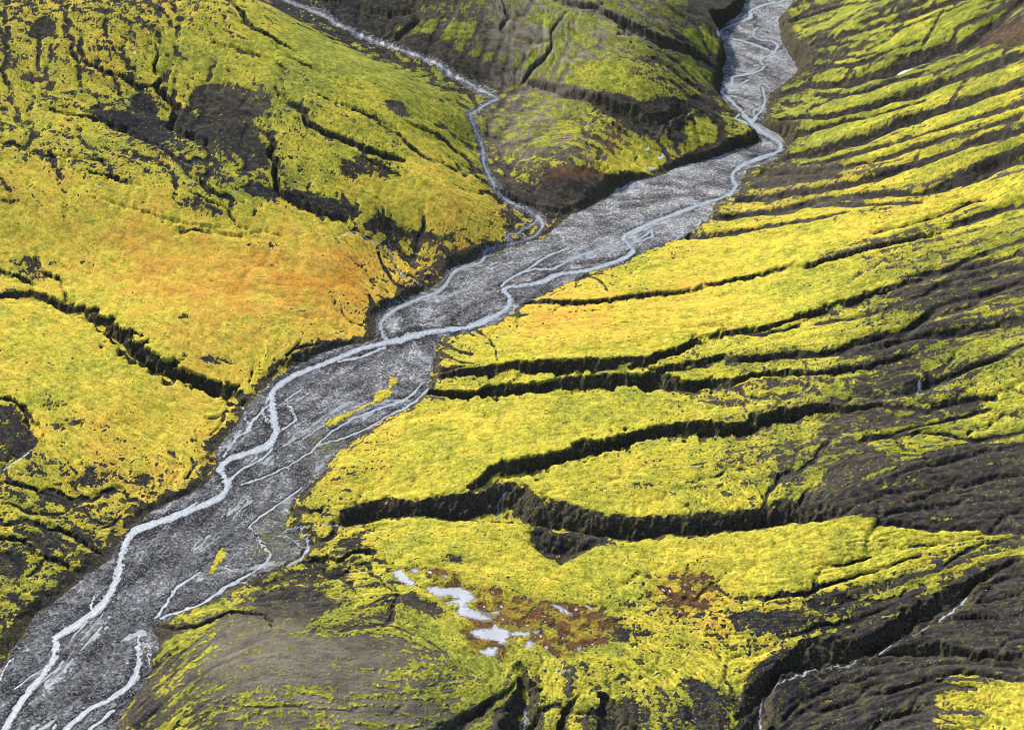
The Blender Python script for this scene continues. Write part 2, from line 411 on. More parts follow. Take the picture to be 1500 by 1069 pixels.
# furrows of the right-hand slope: x, y, width; depth follows the width
FURROWS = [
    "1143,35,5;1167,28,5;1210,15,5;1260,0,5", "1193,60,9;1233,50,9;1300,32,9;1350,17,8;1383,7,7;1420,-8,6", "1260,33,5;1317,15,6;1353,3,6", "1160,72,5;1200,66,7;1250,60,6", "1400,40,5;1440,22,6;1480,5,6",
    "1150,72,6;1187,79,7;1233,85,7;1280,80,5", "1175,100,5;1220,98,7;1260,92,6;1310,72,5;1360,55,5", "1183,125,7;1217,123,14;1260,113,18;1290,103,20;1320,91,24;1350,80,24;1383,69,24;1417,58,24;1443,40,22;1467,24,16;1483,10,10;1510,-10,8",
    "1197,139,6;1233,140,6;1267,133,7;1310,118,7;1350,108,6", "1150,172,6;1207,170,8;1247,161,12;1283,152,11;1317,141,14;1350,130,16;1383,118,16;1417,107,14;1467,90,11;1510,76,9", "1130,190,8;1150,195,12;1172,197,13;1195,188,10;1230,178,7;1290,165,7;1350,148,6",
    "1160,228,7;1200,220,12;1233,210,14;1267,200,14;1300,188,14;1333,174,14;1383,158,12;1433,140,14;1473,127,12;1510,116,10", "1180,240,5;1240,228,8;1300,212,8;1360,195,8;1420,175,8;1500,152,8", "1120,250,5;1180,252,8;1240,243,8;1300,228,8;1370,205,8;1430,190,8;1510,165,8",
    "1090,291,9;1133,287,12;1173,280,12;1217,273,12;1267,263,10;1333,243,10;1367,230,10;1417,213,9;1470,197,9;1510,186,8", "1110,272,5;1170,265,6;1230,258,6", "1053,318,9;1100,312,12;1150,305,12;1200,293,10;1250,287,10;1300,283,12;1350,283,12;1400,264,16;1440,248,24;1473,232,28;1505,220,28",
    "998,346,9;1050,342,9;1093,337,7;1150,328,7;1187,323,7;1240,310,5", "1180,300,5;1240,298,7;1300,300,7;1350,297,6", "1400,325,7;1433,316,11;1473,301,15;1510,293,16", "1280,340,5;1340,325,6;1400,305,6;1440,290,6",
    "1000,480,4;1060,476,5;1110,488,6;1170,478,5", "1087,528,8;1150,520,10;1200,516,11;1233,512,12;1253,500,16;1293,490,18;1327,483,18;1350,467,13;1383,447,10;1417,437,10;1450,428,9;1483,419,8;1510,410,8", "1300,505,6;1333,496,10;1383,489,16;1433,479,16;1473,471,14;1510,462,14",
    "1320,575,8;1350,567,15;1383,556,12;1417,541,10;1450,527,10;1500,508,8", "1200,475,5;1260,465,7;1310,450,7;1360,430,6", "1330,405,6;1380,395,8;1430,388,8;1500,372,7", "1360,425,6;1420,405,7;1500,392,7", "1300,420,5;1350,408,6;1420,380,6;1500,350,6",
    "1370,594,9;1400,588,14;1435,582,14;1455,583,8", "1240,600,5;1300,596,6;1360,602,6", "1270,640,6;1320,630,6;1380,618,6;1450,600,6", "1290,640,5;1360,632,6;1430,645,6;1500,630,6", "1310,700,6;1360,680,8;1420,665,8;1500,650,8", "1330,735,6;1390,712,8;1450,700,8;1510,690,8",
    "1270,735,8;1295,720,8;1340,715,7;1400,718,6;1500,712,6", "1290,762,8;1320,768,11;1360,769,12;1400,771,12;1450,774,11;1510,778,10", "1300,752,5;1350,742,6;1420,735,6;1500,728,6", "1330,800,4;1380,795,5;1440,790,5", "1420,845,5;1460,850,6;1510,842,6", "1300,985,5;1350,975,6;1420,970,6;1500,975,6",
    "1200,1040,5;1260,1025,7;1330,1005,7;1380,995,6", "1330,1045,6;1350,1020,7;1380,1005,7;1430,1010,6", "1150,1050,6;1180,1020,7;1230,1000,6;1290,985,5", "1270,1069,6;1310,1050,7;1350,1045,7;1400,1060,6", "1340,1000,4;1400,985,6;1500,995,6", "1380,830,5;1420,805,6;1480,790,5", "1160,930,4;1200,915,6;1250,905,7;1300,890,6", "1120,880,4;1170,870,6;1230,850,6;1300,830,5;1350,815,4", "1190,830,4;1240,822,5;1280,815,4",
    # knoll and foreground
    "210,1060,5;250,1020,6;300,985,6;350,960,5", "195,1045,5;240,1000,6;290,960,5;320,935,4", "250,1069,5;300,1030,5;350,1005,5;400,990,4", "240,985,4;270,955,5;310,925,5", "330,960,4;370,940,5;395,925,4", "395,955,4;420,962,5;448,972,4", "300,1030,3;400,1035,4;500,1040,4;600,1050,4", "420,985,3;500,1000,3;580,1010,3;640,1000,3", "500,925,3;560,915,4;610,930,4;650,955,3", "540,890,4;575,873,5;610,880,5;640,905,4",
    # short scores on the river banks and terraces
    "640,500,4;665,512,5;690,518,4", "645,515,4;672,528,5;695,532,4", "636,545,4;660,540,5;680,536,4", "690,480,4;712,492,4;725,505,4;728,525,4", "720,470,4;745,462,5;770,462,4", "800,425,4;840,408,5;880,400,4", "860,405,3;880,412,5;890,425,4",
    "270,700,4;283,685,6;280,670,4", "305,640,4;325,620,6;330,605,4", "300,610,4;315,612,6;335,602,4", "365,560,4;370,545,6;372,530,4", "420,520,4;440,510,6;470,505,4", "440,500,4;430,512,5;415,530,4", "540,430,4;545,445,5;550,460,4", "555,370,4;565,395,5;580,415,5;600,425,4", "500,455,4;510,468,5;530,478,4",
    "150,770,4;165,765,6;175,755,4", "120,745,4;135,760,5;150,765,4", "60,770,4;80,790,5;110,800,4", "20,740,4;50,752,5;90,752,4",
]
# water: name group -> traced channels x, y, width
CHAN = {
    "river": [
        "-90,1180,18;-40,1115,18;5,1069,17;25,1035,16;50,1003,16;75,970,18;82,945,20;82,932,22;100,922,17;125,905,19;145,890,19;160,870,19;170,850,19;175,825,17;182,800,18;190,785,16;205,773,16;235,763,15;265,752,17;300,738,18;325,725,19;333,708,16;323,687,14;333,674,15;360,664,17;390,653,19;404,634,16;401,613,22;398,589,16;399,573,14;420,556,13;447,543,13;473,533,13;497,523,13;527,511,14;557,503,13;587,498,12;615,489,14;647,483,12;687,478,12;717,466,14;740,453,13;748,438,12;738,423,11;763,418,9;793,413,10;820,401,10;853,397,9;883,389,10;913,378,10;927,369,10;921,358,10;913,348,9;930,337,8;963,323,8;997,310,8;1033,297,8;1063,287,8;1078,273,10;1072,257,10;1087,242,9;1117,230,9;1143,220,10;1143,210,10;1123,197,8;1103,183,9;1090,167,7;1070,147,6;1057,133,7;1073,123,5;1072,113,5;1103,107,5;1120,98,5;1112,87,5;1133,78,6;1117,70,5;1087,60,5;1050,50,6;1073,37,6;1100,25,7;1098,17,6;1120,7,5;1150,0,5;1180,-25,5;1210,-80,5",
        "443,569,3;420,586,5;430,603,6;432,616,6;413,629,6", "397,575,6;385,600,5;392,618,5", "397,590,5;367,619,7;362,632,5;347,640,4;328,668,4", "400,656,6;383,671,5;353,688,5;337,703,7", "610,573,5;590,586,6;533,606,4;500,623,4;477,639,4;457,659,5;433,676,4;400,693,4;353,710,4",
        "627,569,4;610,586,6;593,597,6;570,608,3;543,624,5;500,643,4;473,649,4;458,658,4", "440,715,4;413,735,5;383,755,5;367,770,5;377,789,3;385,800,2", "293,838,5;275,850,6;257,862,6;240,889,7;230,903,7", "367,838,5;345,852,7;333,858,8;293,885,5;253,898,5;233,905,6", "360,852,3;340,853,4;322,868,3",
        "207,922,7;202,945,11;203,972,11;193,998,13;170,1018,12;133,1037,12;110,1055,13;95,1069,12;70,1100,12", "218,955,3;220,970,3", "290,735,5;267,748,6;245,757,4", "137,872,3;133,892,3;128,903,3", "168,1039,8;137,1063,8;120,1085,8", "833,363,4;800,376,5;773,394,6;747,408,6;735,418,6", "893,363,2;850,374,3;820,389,6;807,394,4;783,394,4;768,398,3",
        "920,345,5;950,334,5;955,346,5;927,356,4", "955,335,2;945,345,2;930,352,2", "608,472,3;620,476,5;632,472,4", "497,529,5;533,521,6;563,508,6", "1110,40,3;1102,50,4;1110,58,4;1130,60,5;1140,67,5;1135,77,4", "1117,127,3;1118,133,4;1120,153,4;1103,163,5;1107,173,4;1100,182,4", "1090,167,4;1077,172,4;1097,182,4", "1097,117,3;1077,127,4;1060,132,3", "1120,155,3;1110,168,5;1098,178,4",
        "352,588,5;362,617,7;366,630,5", "20,1010,4;50,985,3", "15,965,3;5,985,3;-5,1000,3", "380,790,2;395,815,2;370,838,2", "82,1060,4;78,1069,4", "620,560,2;600,580,3", "990,350,4;1000,343,3",
    ],
    "tributary_stream": [
        "380,-30,4;417,0,4;443,10,5;473,20,5;497,37,5;530,52,5;563,64,5;590,74,6;633,91,6;663,108,7;693,124,8;718,138,6;728,144,5;707,155,5;689,167,6;697,190,6;707,217,6;709,240,6;718,260,7;727,277,7;753,300,7;783,312,6;795,326,6;788,341,4;767,351,4;748,357,4;713,366,6;705,383,6;667,396,7;657,411,7;643,426,8;610,439,9;577,454,9;558,473,10;561,490,8;570,500,8",
        "786,318,4;777,332,4;745,344,5;748,356,4",
    ],
    "side_stream": ["493,345,2;520,338,2;545,352,2;570,366,3;580,386,3;593,406,3;615,418,4;640,424,4"],
    "terrace_stream": ["746,712,2;733,716,4;727,729,5;731,742,6;713,754,5;667,754,3;617,750,3;567,747,3;533,754,4;497,765,4;443,772,5;452,795,6;445,813,5;420,830,5", "443,772,4;417,776,4;417,783,4;440,798,5;450,803,4", "890,786,3;873,774,3;833,765,2;783,760,3;740,755,3;713,754,3"],
    "canyon_stream": ["1120,1100,4;1117,1065,5;1115,1032,5;1122,1009,4;1157,995,3;1197,980,3;1247,972,4;1263,959,4;1287,949,4;1317,927,4;1353,912,3;1397,886,3;1417,865,3"],
    "ravine_stream": ["740,1090,5;752,1066,5;767,1055,4;770,1040,4;768,1025,3"],
    "cascade": ["1347,556,3;1348,566,3;1338,575,2"],
    "waterfall_stream": ["260,241,3;267,248,4;275,259,4;283,268,2"],
    "hollow_stream": ["45,658,2;43,663,3;28,673,3;13,681,3;0,688,2"],
}
# bare ash, weight, traced outline
ASH = [
    (1.3, "45,30;70,25;83,33;80,48;65,58;48,57;42,45"), (1.6, "187,145;205,138;222,145;232,160;232,177;215,172;197,160"), (1.6, "135,163;190,167;230,180;247,192;255,205;235,208;200,195;165,183;145,172"), (2, "262,162;277,158;293,180;312,205;308,219;287,202;263,191;250,182"),
    (1.2, "285,125;330,120;400,140;395,160;370,175;380,200;392,225;390,250;365,245;345,225;320,220;312,205;295,175;280,150"), (1.8, "375,265;410,283;433,277;467,283;497,293;508,315;477,316;443,300;425,295;400,292;370,285;350,275"), (1.0, "20,110;45,105;70,110;72,118;45,120;25,118"), (1.2, "500,235;530,225;560,235;585,250;592,262;565,270;540,258;510,262;495,245"), (1.5, "500,280;520,300;530,310;515,322;500,320"),
    (1.0, "260,290;290,285;330,310;320,325;280,320;255,305"), (1.2, "545,310;560,310;590,335;640,345;660,355;600,352;560,345;530,335"), (1.0, "640,375;660,378;670,388;645,397;625,392"), (1.3, "560,145;590,148;605,170;590,175;565,160"), (1, "730,305;755,310;765,325;750,330;735,318"),
    (1.4, "0,290;20,290;43,295;40,300;15,300;0,302"), (1.5, "66,383;85,380;100,388;88,396;72,393"), (1.3, "15,380;50,374;65,378;55,392;75,410;60,418;30,412;10,396"), (1.8, "0,425;20,420;32,427;20,434;0,434"), (1.2, "110,382;130,375;136,380;118,390"), (1.4, "182,482;200,477;200,485;187,488"), (1.2, "205,490;225,490;228,500;212,502"), (1.6, "254,530;265,517;277,515;276,527;262,532"), (1.5, "288,525;310,520;330,525;350,528;345,538;325,533;300,529"), (1.2, "350,525;370,512;372,517;360,528"), (1.3, "362,442;385,438;396,444;370,448"), (1.1, "253,460;280,456;280,468;262,468"),
    (1.6, "0,590;20,592;36,610;46,628;58,642;58,655;40,668;0,690"), (1.2, "48,596;62,588;105,590;100,598;75,600;55,600"), (1.2, "65,628;95,612;125,620;120,625;85,632"), (1.3, "95,710;130,683;155,692;165,705;150,712;130,705;110,720"), (1.3, "190,700;205,690;225,700;220,712;200,712"), (1.0, "50,715;80,712;110,730;130,745;110,750;80,740;60,730"), (1.5, "0,830;25,808;40,815;45,830;30,845;0,850"), (1.3, "30,780;70,782;100,800;120,805;90,812;60,800"), (1.2, "15,870;35,880;50,895;35,900;20,890"), (1.0, "100,762;130,780;155,795;150,805;125,795;105,780"),
    # middle spur
    (1.5, "430,-5;480,15;505,42;523,50;560,58;587,64;617,82;657,99;687,116;717,132;735,134;750,124;765,116;733,98;700,88;667,75;640,58;610,52;590,55;567,37;533,22;500,0;470,-5"), (0.8, "530,0;600,5;610,20;600,40;570,40;540,20"), (1.6, "700,30;740,40;760,58;735,62;705,52"), (1.3, "690,95;730,90;775,105;760,120;720,128;700,110"), (1.7, "805,125;835,125;870,135;905,140;945,150;985,145;1005,150;1010,165;985,175;965,200;940,195;918,190;900,172;880,155;845,145;815,138"),
    (1.4, "820,0;860,8;900,20;935,38;970,55;1005,65;1000,76;965,66;930,50;895,30;855,18;825,10"), (1.0, "750,30;790,30;805,48;790,56;760,50"), (0.8, "590,65;620,52;650,60;670,70;650,80;620,78"), (0.7, "700,62;760,60;790,70;750,78;710,75"),
    (2.0, "800,257;820,243;843,243;877,253;900,263;920,280;883,293;840,306;817,293;783,277"), (1.8, "1000,232;1012,222;1040,213;1078,204;1068,226;1030,233;1000,243;960,258;950,250"), (1.2, "990,168;1005,172;1000,200;990,215;980,200"), (1.2, "1050,165;1062,180;1066,205;1052,205;1050,185;1035,172;1015,172;1020,165"), (1.3, "720,250;760,262;800,280;840,308;800,320;770,305;740,280"), (0.9, "780,215;820,218;850,228;840,240;800,238"),
    (1.5, "1000,0;1060,0;1085,8;1055,38;1045,45;1030,35;1010,25"), (1.1, "1000,70;1030,80;1065,95;1058,130;1045,110;1020,95"), (1.0, "1005,140;1040,140;1055,160;1030,165;1010,160"),
    # right slope
    (1.2, "1433,63;1460,37;1500,10;1530,0;1530,40;1500,40;1473,62;1450,66"), (1.0, "1245,74;1263,60;1275,60;1267,72;1248,80"), (0.9, "1100,255;1160,245;1230,240;1260,245;1200,262;1120,275;1095,280"), (1.2, "1360,130;1400,110;1440,95;1470,88;1440,104;1400,120"), (0.9, "1250,345;1300,352;1260,368;1200,385;1190,378"), (1.0, "1310,425;1370,400;1440,385;1500,370;1500,415;1440,432;1380,447;1330,460;1290,475;1240,480;1300,450"), (0.9, "1170,470;1230,445;1290,425;1310,425;1270,445;1210,465;1170,478"),
    (0.9, "1280,500;1340,470;1400,470;1350,500;1300,520;1240,528;1210,520"), (0.9, "1270,530;1330,515;1350,530;1345,560;1330,580;1290,585;1240,580;1260,560"), (1.5, "1373,593;1400,586;1443,579;1450,586;1427,601;1393,600"), (1.0, "1100,580;1140,575;1180,570;1200,575;1160,585;1120,590"), (0.7, "1000,580;1040,580;1090,590;1100,605;1070,600;1030,590"),
    (1.0, "1205,715;1212,690;1200,665;1215,655;1245,640;1265,646;1300,668;1290,690;1270,712"), (1.0, "1240,600;1300,605;1340,612;1300,622;1250,625;1220,640;1190,650;1200,625"), (1.6, "1285,700;1320,682;1365,663;1433,648;1510,640;1510,780;1400,770;1330,768;1270,755;1230,757;1203,765;1172,765;1165,735;1180,722;1230,712"), (0.9, "1060,640;1090,635;1100,645;1075,650"), (1.1, "1130,700;1150,685;1170,690;1160,705;1140,712"),
    # foreground
    (2.0, "770,768;777,779;777,799;790,812;820,827;847,815;873,802;902,790;867,782;820,777"), (1.2, "1218,780;1228,772;1247,776;1240,785;1228,790"), (1.5, "1066,905;1085,897;1120,897;1150,892;1185,905;1188,912;1160,918;1110,920;1080,915"), (1.3, "995,1005;1010,990;1035,1000;1055,1008;1050,1020;1010,1022"), (1.2, "880,935;900,918;925,922;950,930;935,940;905,938"), (1.2, "985,1050;1000,1030;1020,1035;1050,1045;1060,1069;1010,1060"), (1.6, "1105,968;1140,955;1200,945;1250,935;1300,912;1350,880;1400,850;1450,825;1510,810;1510,900;1510,985;1400,990;1300,1000;1400,1010;1370,1040;1350,1080;1110,1080;1090,1069;1095,1010"), (1.0, "1190,925;1240,905;1300,885;1350,860;1340,880;1300,908;1250,930;1200,940"), (1.0, "1190,870;1250,862;1300,845;1360,830;1330,850;1270,880;1210,900;1180,890"), (0.9, "1195,838;1230,835;1280,822;1270,832;1220,845"), (1.0, "1340,815;1380,808;1410,812;1370,822;1345,822"),
    (1.9, "367,885;377,873;400,865;433,859;473,869;478,885;467,903;443,922;417,922;400,911;385,896"), (1.3, "325,905;360,898;390,905;398,925;440,925;470,920;500,935;540,930;590,930;612,955;600,975;560,1000;500,1010;430,1000;380,1010;330,1020;300,990;320,950"), (0.9, "400,845;450,828;500,828;520,842;480,850;420,860"), (1.1, "560,885;600,868;640,885;650,910;620,905;590,890"), (1.0, "460,1069;500,1040;560,1035;640,1030;680,1050;640,1069"), (1.2, "200,1010;240,1020;260,1040;200,1069;165,1075"), (1.0, "270,1069;320,1045;360,1060;350,1075"),
    (1.5, "640,815;655,808;680,815;680,828;655,822"), (1.1, "700,1069;720,1040;750,1020;765,1010;790,1040;780,1075"), (1.0, "855,1075;860,1040;895,1025;930,1020;935,1040;950,1075"), (1.0, "500,790;520,780;545,775;525,795;505,815;490,812"),
]
# unbroken moss, weight, outline
MOSS = [
    (1.5, "1007,190;1020,175;1040,175;1050,187;1050,203;1033,211;1013,217"), (0.9, "560,290;600,250;640,258;680,290;700,310;660,325;600,310;570,315"), (0.8, "1160,40;1230,15;1290,0;1330,-5;1260,25;1200,45;1165,58"), (0.8, "1200,55;1280,20;1340,5;1290,40;1220,57"), (0.8, "1255,70;1340,40;1420,5;1480,-5;1420,45;1350,68;1280,85;1240,100;1200,112"), (0.7, "1230,145;1290,125;1340,115;1310,132;1260,152;1200,168"),
    (1.0, "1270,160;1350,135;1420,105;1500,75;1500,90;1430,120;1360,148;1290,178;1240,195;1200,210;1190,200"), (0.8, "1260,220;1330,200;1420,160;1500,130;1500,150;1420,185;1350,212;1280,235;1230,245"), (0.7, "1240,265;1340,248;1420,215;1500,180;1500,205;1430,230;1380,255;1320,270"), (1.1, "1010,375;1060,350;1200,335;1300,320;1380,285;1440,265;1500,240;1500,280;1430,300;1380,320;1290,345;1200,370;1100,385;1040,400;1000,405"), (1.0, "1000,450;1100,430;1200,420;1330,395;1290,420;1220,445;1160,465;1090,480;1020,495;960,505;900,510"),
    (0.9, "1060,510;1120,490;1200,480;1240,460;1330,450;1330,465;1280,480;1230,500;1150,510;1080,522"), (0.8, "1000,590;1070,592;1110,612;1060,612;1000,612"), (0.6, "1100,575;1180,565;1260,553;1250,565;1190,578;1110,585"), (0.8, "1270,640;1310,628;1400,615;1460,610;1500,595;1500,620;1440,635;1380,650;1330,668;1300,668;1280,655"), (0.7, "1390,510;1440,495;1500,480;1500,500;1440,515;1400,520"), (0.9, "1420,575;1450,550;1500,530;1500,575;1450,600;1430,600"),
    (1.1, "1170,765;1230,760;1300,765;1340,775;1400,778;1450,785;1440,800;1400,810;1340,835;1290,850;1240,845;1180,850;1120,870;1080,860;1060,800"), (1.0, "1000,970;1050,950;1100,960;1130,955;1100,985;1090,1020;1040,1000;1000,990"), (1.0, "1120,955;1180,945;1230,930;1260,930;1240,940;1190,950;1140,960"), (0.55, "1360,1020;1400,992;1450,1000;1500,1020;1500,1069;1420,1069;1370,1050"), (1.0, "1210,1028;1250,1010;1300,982;1315,985;1280,1005;1230,1030"), (1.0, "1440,950;1480,943;1500,946;1480,953;1445,955"),
    (0.8, "220,915;260,900;320,885;350,880;330,895;280,905;230,925"), (0.9, "228,945;260,930;300,915;310,925;280,945;240,970;235,960"), (1.0, "190,1065;220,1050;260,1045;275,1055;240,1080;180,1080"), (0.9, "400,970;430,962;455,972;450,978;420,975"), (1.0, "440,925;470,905;500,885;530,865;560,862;540,885;520,900;480,922"), (0.6, "640,905;680,940;720,975;700,990;650,960;620,930"),
    (1.0, "560,65;590,73;560,72"), (0.7, "610,45;650,20;690,35;700,55;650,60"), (0.7, "760,28;800,20;815,35;800,45;770,38"), (0.5, "850,100;900,85;920,95;950,120;990,140;940,145;900,138;860,130"), (0.8, "810,180;840,175;850,195;825,195"), (0.8, "755,220;780,205;815,200;815,206;785,212"), (1.0, "880,235;930,215;970,225;990,245;950,255;905,265;885,255"), (0.9, "850,285;865,275;885,272;880,285;860,290"),
    (0.9, "1000,45;1025,40;1060,75;1065,90;1040,85;1010,60"), (0.7, "1000,90;1020,85;1050,110;1050,130;1010,120"), (0.8, "1070,195;1095,190;1112,205;1085,212"), (0.8, "580,30;600,25;595,40;580,45"),
]
MOSS_ISLANDS = {     # moss-grown bars out on the gravel
    "long": "470,625;480,615;510,603;545,588;548,575;568,568;570,550;582,552;583,562;570,572;578,575;565,585;540,595;515,608;490,622",
    "round": "305,838;310,825;320,803;328,800;332,812;325,825;315,838;308,842",
}
RUST = [(1.0, "590,830;650,830;680,850;747,868;773,872;807,882;850,886;883,896;903,925;880,945;853,958;820,962;790,945;760,935;735,965;690,955;680,915;690,880;650,865;640,845"), (0.7, "960,850;1000,830;1040,840;1050,880;1020,900;980,895;955,875"), (0.9, "815,245;880,252;905,265;860,262;800,262"), (0.5, "890,200;905,175;918,195;900,225;880,240"), (0.3, "1245,74;1263,60;1275,60;1267,74;1248,82"), (0.35, "1425,66;1460,37;1500,8;1540,-10;1540,40;1500,44;1470,66;1440,72")]
POOLS = [
    ("575,837;588,832;600,842;610,850;608,855;595,854;580,847", "small pale pool nearest the dark knoll, at the upper left of the bog"),
    ("598,834;608,830;617,834;610,837;602,837", "tiny pool touching the upper right tip of the small pale pool"),
    ("621,860;633,857;650,858;673,856;687,864;700,875;687,880;683,888;700,895;717,902;718,907;707,909;687,905;670,900;667,893;673,888;667,883;650,883;648,880;660,878;670,875;660,872;643,874;633,868", "large ragged white pool in the middle of the bog, longest of all"),
    ("648,843;653,841;659,843;656,847;650,846", "speck of a pool just above the large ragged white pool"),
    ("685,923;700,919;720,920;725,911;730,916;740,919;747,925;757,921;777,925;775,930;763,931;747,931;743,934;745,942;733,943;723,937;707,936;697,932", "wide white pool with a thin arm reaching right, in the lower bog"),
    ("701,952;713,947;730,946;730,954;722,960;713,960;707,957", "small pool at the lower end of the bog beside brown peat"),
    ("766,942;777,938;786,940;780,946;772,947", "small oval pool on the right side of the lower bog"),
    ("778,922;790,920;792,923;784,926", "narrow sliver of water off the tip of the thin pool arm"),
    ("716,896;728,891;733,897;722,900", "shallow pale puddle off the right shore of the large ragged pool"),
    ("806,886;816,886;833,893;841,902;830,901;815,893", "thin glinting puddle strung across the rust brown bog"),
    ("852,884;862,886;872,893;862,893", "small glinting puddle in dark peat right of the thin puddle"),
    ("845,948;851,946;852,953;846,955", "tiny puddle in brown moss below the rust brown bog"),
]
BIAS = P3("""400,400,-2;250,370,-1.9;100,350,-1.5;150,480,-1.8;50,500,-1.7;250,620,-1.6;150,560,-1.7;100,650,-1.1;300,480,-1.5;450,470,-1.4;250,700,-.8;100,740,-.5;150,720,-.6;50,800,-.4;100,850,-.4;20,880,-.3;0,700,-.6;50,150,-.7;30,250,-.9;100,200,-.5;0,50,-.3;100,30,-.2;200,30,-.3;300,30,-.4;200,90,-.6;300,90,-1.1;350,110,-.8;450,60,-1.4;550,130,-1.2;600,170,-.9;650,200,-.8;450,130,-.9;470,230,-1;560,220,-.5;330,170,.1;350,210,.1;340,250,-.1;450,260,-.4;150,120,-.4;250,270,-.7;620,290,-1.5;570,300,-1.1;680,310,-.8;620,340,-.2;640,380,-.1;560,350,-.6;520,390,-1.2;
560,10,.5;600,30,.4;660,60,-.2;640,50,0;700,40,.4;720,70,.2;780,80,-.3;860,20,-.3;850,60,-.1;900,100,-.5;960,110,-.1;900,40,0;960,30,.1;800,150,.2;790,180,.3;820,190,-.4;860,200,-.2;760,210,.1;830,220,0;900,240,-.5;950,230,-.8;1020,120,-.2;1010,60,-.1;750,260,.3;780,290,.3;970,200,.2;1000,150,-.1;1080,190,-.6;
1200,20,-.4;1200,100,-.1;1300,60,-.5;1250,90,-.4;1400,20,-.4;1480,50,0;1200,150,-.5;1300,130,-.5;1300,200,-.7;1400,120,-.6;1400,200,-.5;1480,180,-.5;1150,170,-.6;1200,200,-.5;1130,260,-.2;1200,250,-.1;1300,240,-.5;1300,270,-.4;1400,240,-.5;1480,280,-.6;1100,290,-.3;1200,330,-1;1100,360,-1.5;1000,380,-1.4;900,410,-1.2;1250,340,-1.1;1350,310,-.7;1400,340,-.7;1480,330,-.8;1300,350,-.7;1150,440,-1.5;1050,450,-1.5;900,470,-1.5;800,490,-1.5;700,500,-1.1;680,530,-.6;1250,400,-1;1350,400,-.3;1450,380,-.5;1400,420,-.1;1480,440,-.1;1300,450,-.6;1200,490,-.6;1100,510,-.5;1350,510,-.1;1400,500,0;1450,520,-.5;1480,560,-.5;1300,560,.2;1250,560,-.4;1350,600,0;1400,620,-.4;1480,610,-.5;700,610,-1.6;800,620,-1.7;900,600,-1.7;1000,590,-1.0;620,650,-1.4;550,690,-1.2;1100,580,-.5;950,700,-1.1;850,710,-1.2;1050,680,-.8;1100,720,-.6;1150,650,-.5;1200,640,-.1;1250,680,.4;1350,680,.5;1450,700,.7;1400,740,.6;1300,660,0;
600,800,-1.4;700,800,-1.5;720,840,-1.4;900,840,-1.5;1000,820,-1.3;1100,830,-1.4;1200,800,-1.4;1300,800,-.8;1400,800,-.3;1480,810,.1;950,880,-.5;1000,900,-.5;1050,960,-.8;1150,880,-.6;1250,870,-.2;1180,920,.1;950,980,-1;850,1000,-.8;1000,1040,-.4;1050,1000,-.1;1080,900,-.4;1350,880,.7;1450,900,.8;1400,1000,.6;1250,1020,.4;1200,1050,.5;1450,1030,-.5;1480,1040,-.7;1300,990,.3;350,950,.5;420,960,.3;450,1000,.1;530,950,.2;570,980,.1;450,850,-.2;520,870,-.7;600,920,-.5;650,960,-.8;680,980,-1;600,1020,0;350,1020,.1;280,960,-.4;250,1000,-.2;230,1050,-.6;300,900,-.5;450,1050,0;330,1060,0;620,1060,0;550,850,-.5;480,830,-.1;400,850,0""")
GOLD = P3("""400,410,1.0;500,410,1.15;555,415,1.0;450,450,.75;300,385,.95;240,375,.8;200,360,.5;350,340,.45;480,350,.5;420,300,.0;520,290,.0;300,300,.15;200,290,.15;590,350,.1;100,450,.2;200,560,.1;250,640,.45;200,680,.45;50,600,.1;400,500,.4;100,300,.35;30,260,.25;100,150,-.1;300,100,-.2;300,20,.05;450,50,-.5;560,160,-.25;640,280,.6;625,295,.75;820,200,-.3;900,100,-.5;1200,20,-.6;1300,60,-.5;1400,100,-.6;1300,160,-.35;1400,150,-.25;1200,220,-.4;1300,200,-.1;1400,180,0;1250,330,.25;1100,360,.35;900,400,.1;860,468,.95;800,475,.7;950,465,.6;880,500,.05;1000,470,.35;1150,430,0;1300,400,-.2;1400,500,-.3;1480,420,-.4;700,600,0;850,600,-.1;900,620,0;600,680,.05;950,690,0;1050,660,-.1;700,820,-.05;900,830,0;1000,860,.35;1100,850,.25;1050,880,.35;1200,790,-.1;1300,800,-.1;1400,840,-.2;950,1000,-.2;800,1000,-.2;600,980,-.4;450,880,-.5;300,900,-.4;250,1050,-.3;1450,1030,0;100,760,0;50,850,-.1;900,230,.15;950,240,.15;0,450,.1;700,500,.1""")
TONE = P3("""420,960,1;350,930,.95;500,990,.8;560,970,.7;300,1050,.2;450,890,-.2;600,880,0;1250,680,.35;1350,700,.0;1450,730,.05;1400,870,-.1;1400,960,.0;1300,1020,.1;1200,1000,.0;1120,908,-.7;1020,1010,-.6;1200,640,.2;1300,560,0;1400,440,.15;1350,410,.2;1450,380,.2;1200,255,.3;1130,265,.35;1300,100,-.3;1480,50,.2;1250,200,-.2;880,60,.75;960,40,.5;900,120,.6;700,30,.2;740,68,1;640,60,.5;620,30,.3;560,30,-.5;680,110,-.6;920,160,-.6;950,175,-.2;790,180,.95;760,200,.7;830,225,.75;860,195,.6;970,205,.4;800,270,-.1;330,140,.3;340,190,.0;300,190,-.8;210,160,-.7;200,185,-.7;450,295,-.7;70,40,-.4;60,110,.2;560,250,-.2;100,500,-.5;310,528,-.7;20,640,-.3;100,620,.1;130,700,-.4;80,790,-.5;820,790,.0;770,900,.2;900,930,-.4;1000,560,.0;800,560,.1;620,640,0;850,530,-.2;650,380,.1""")
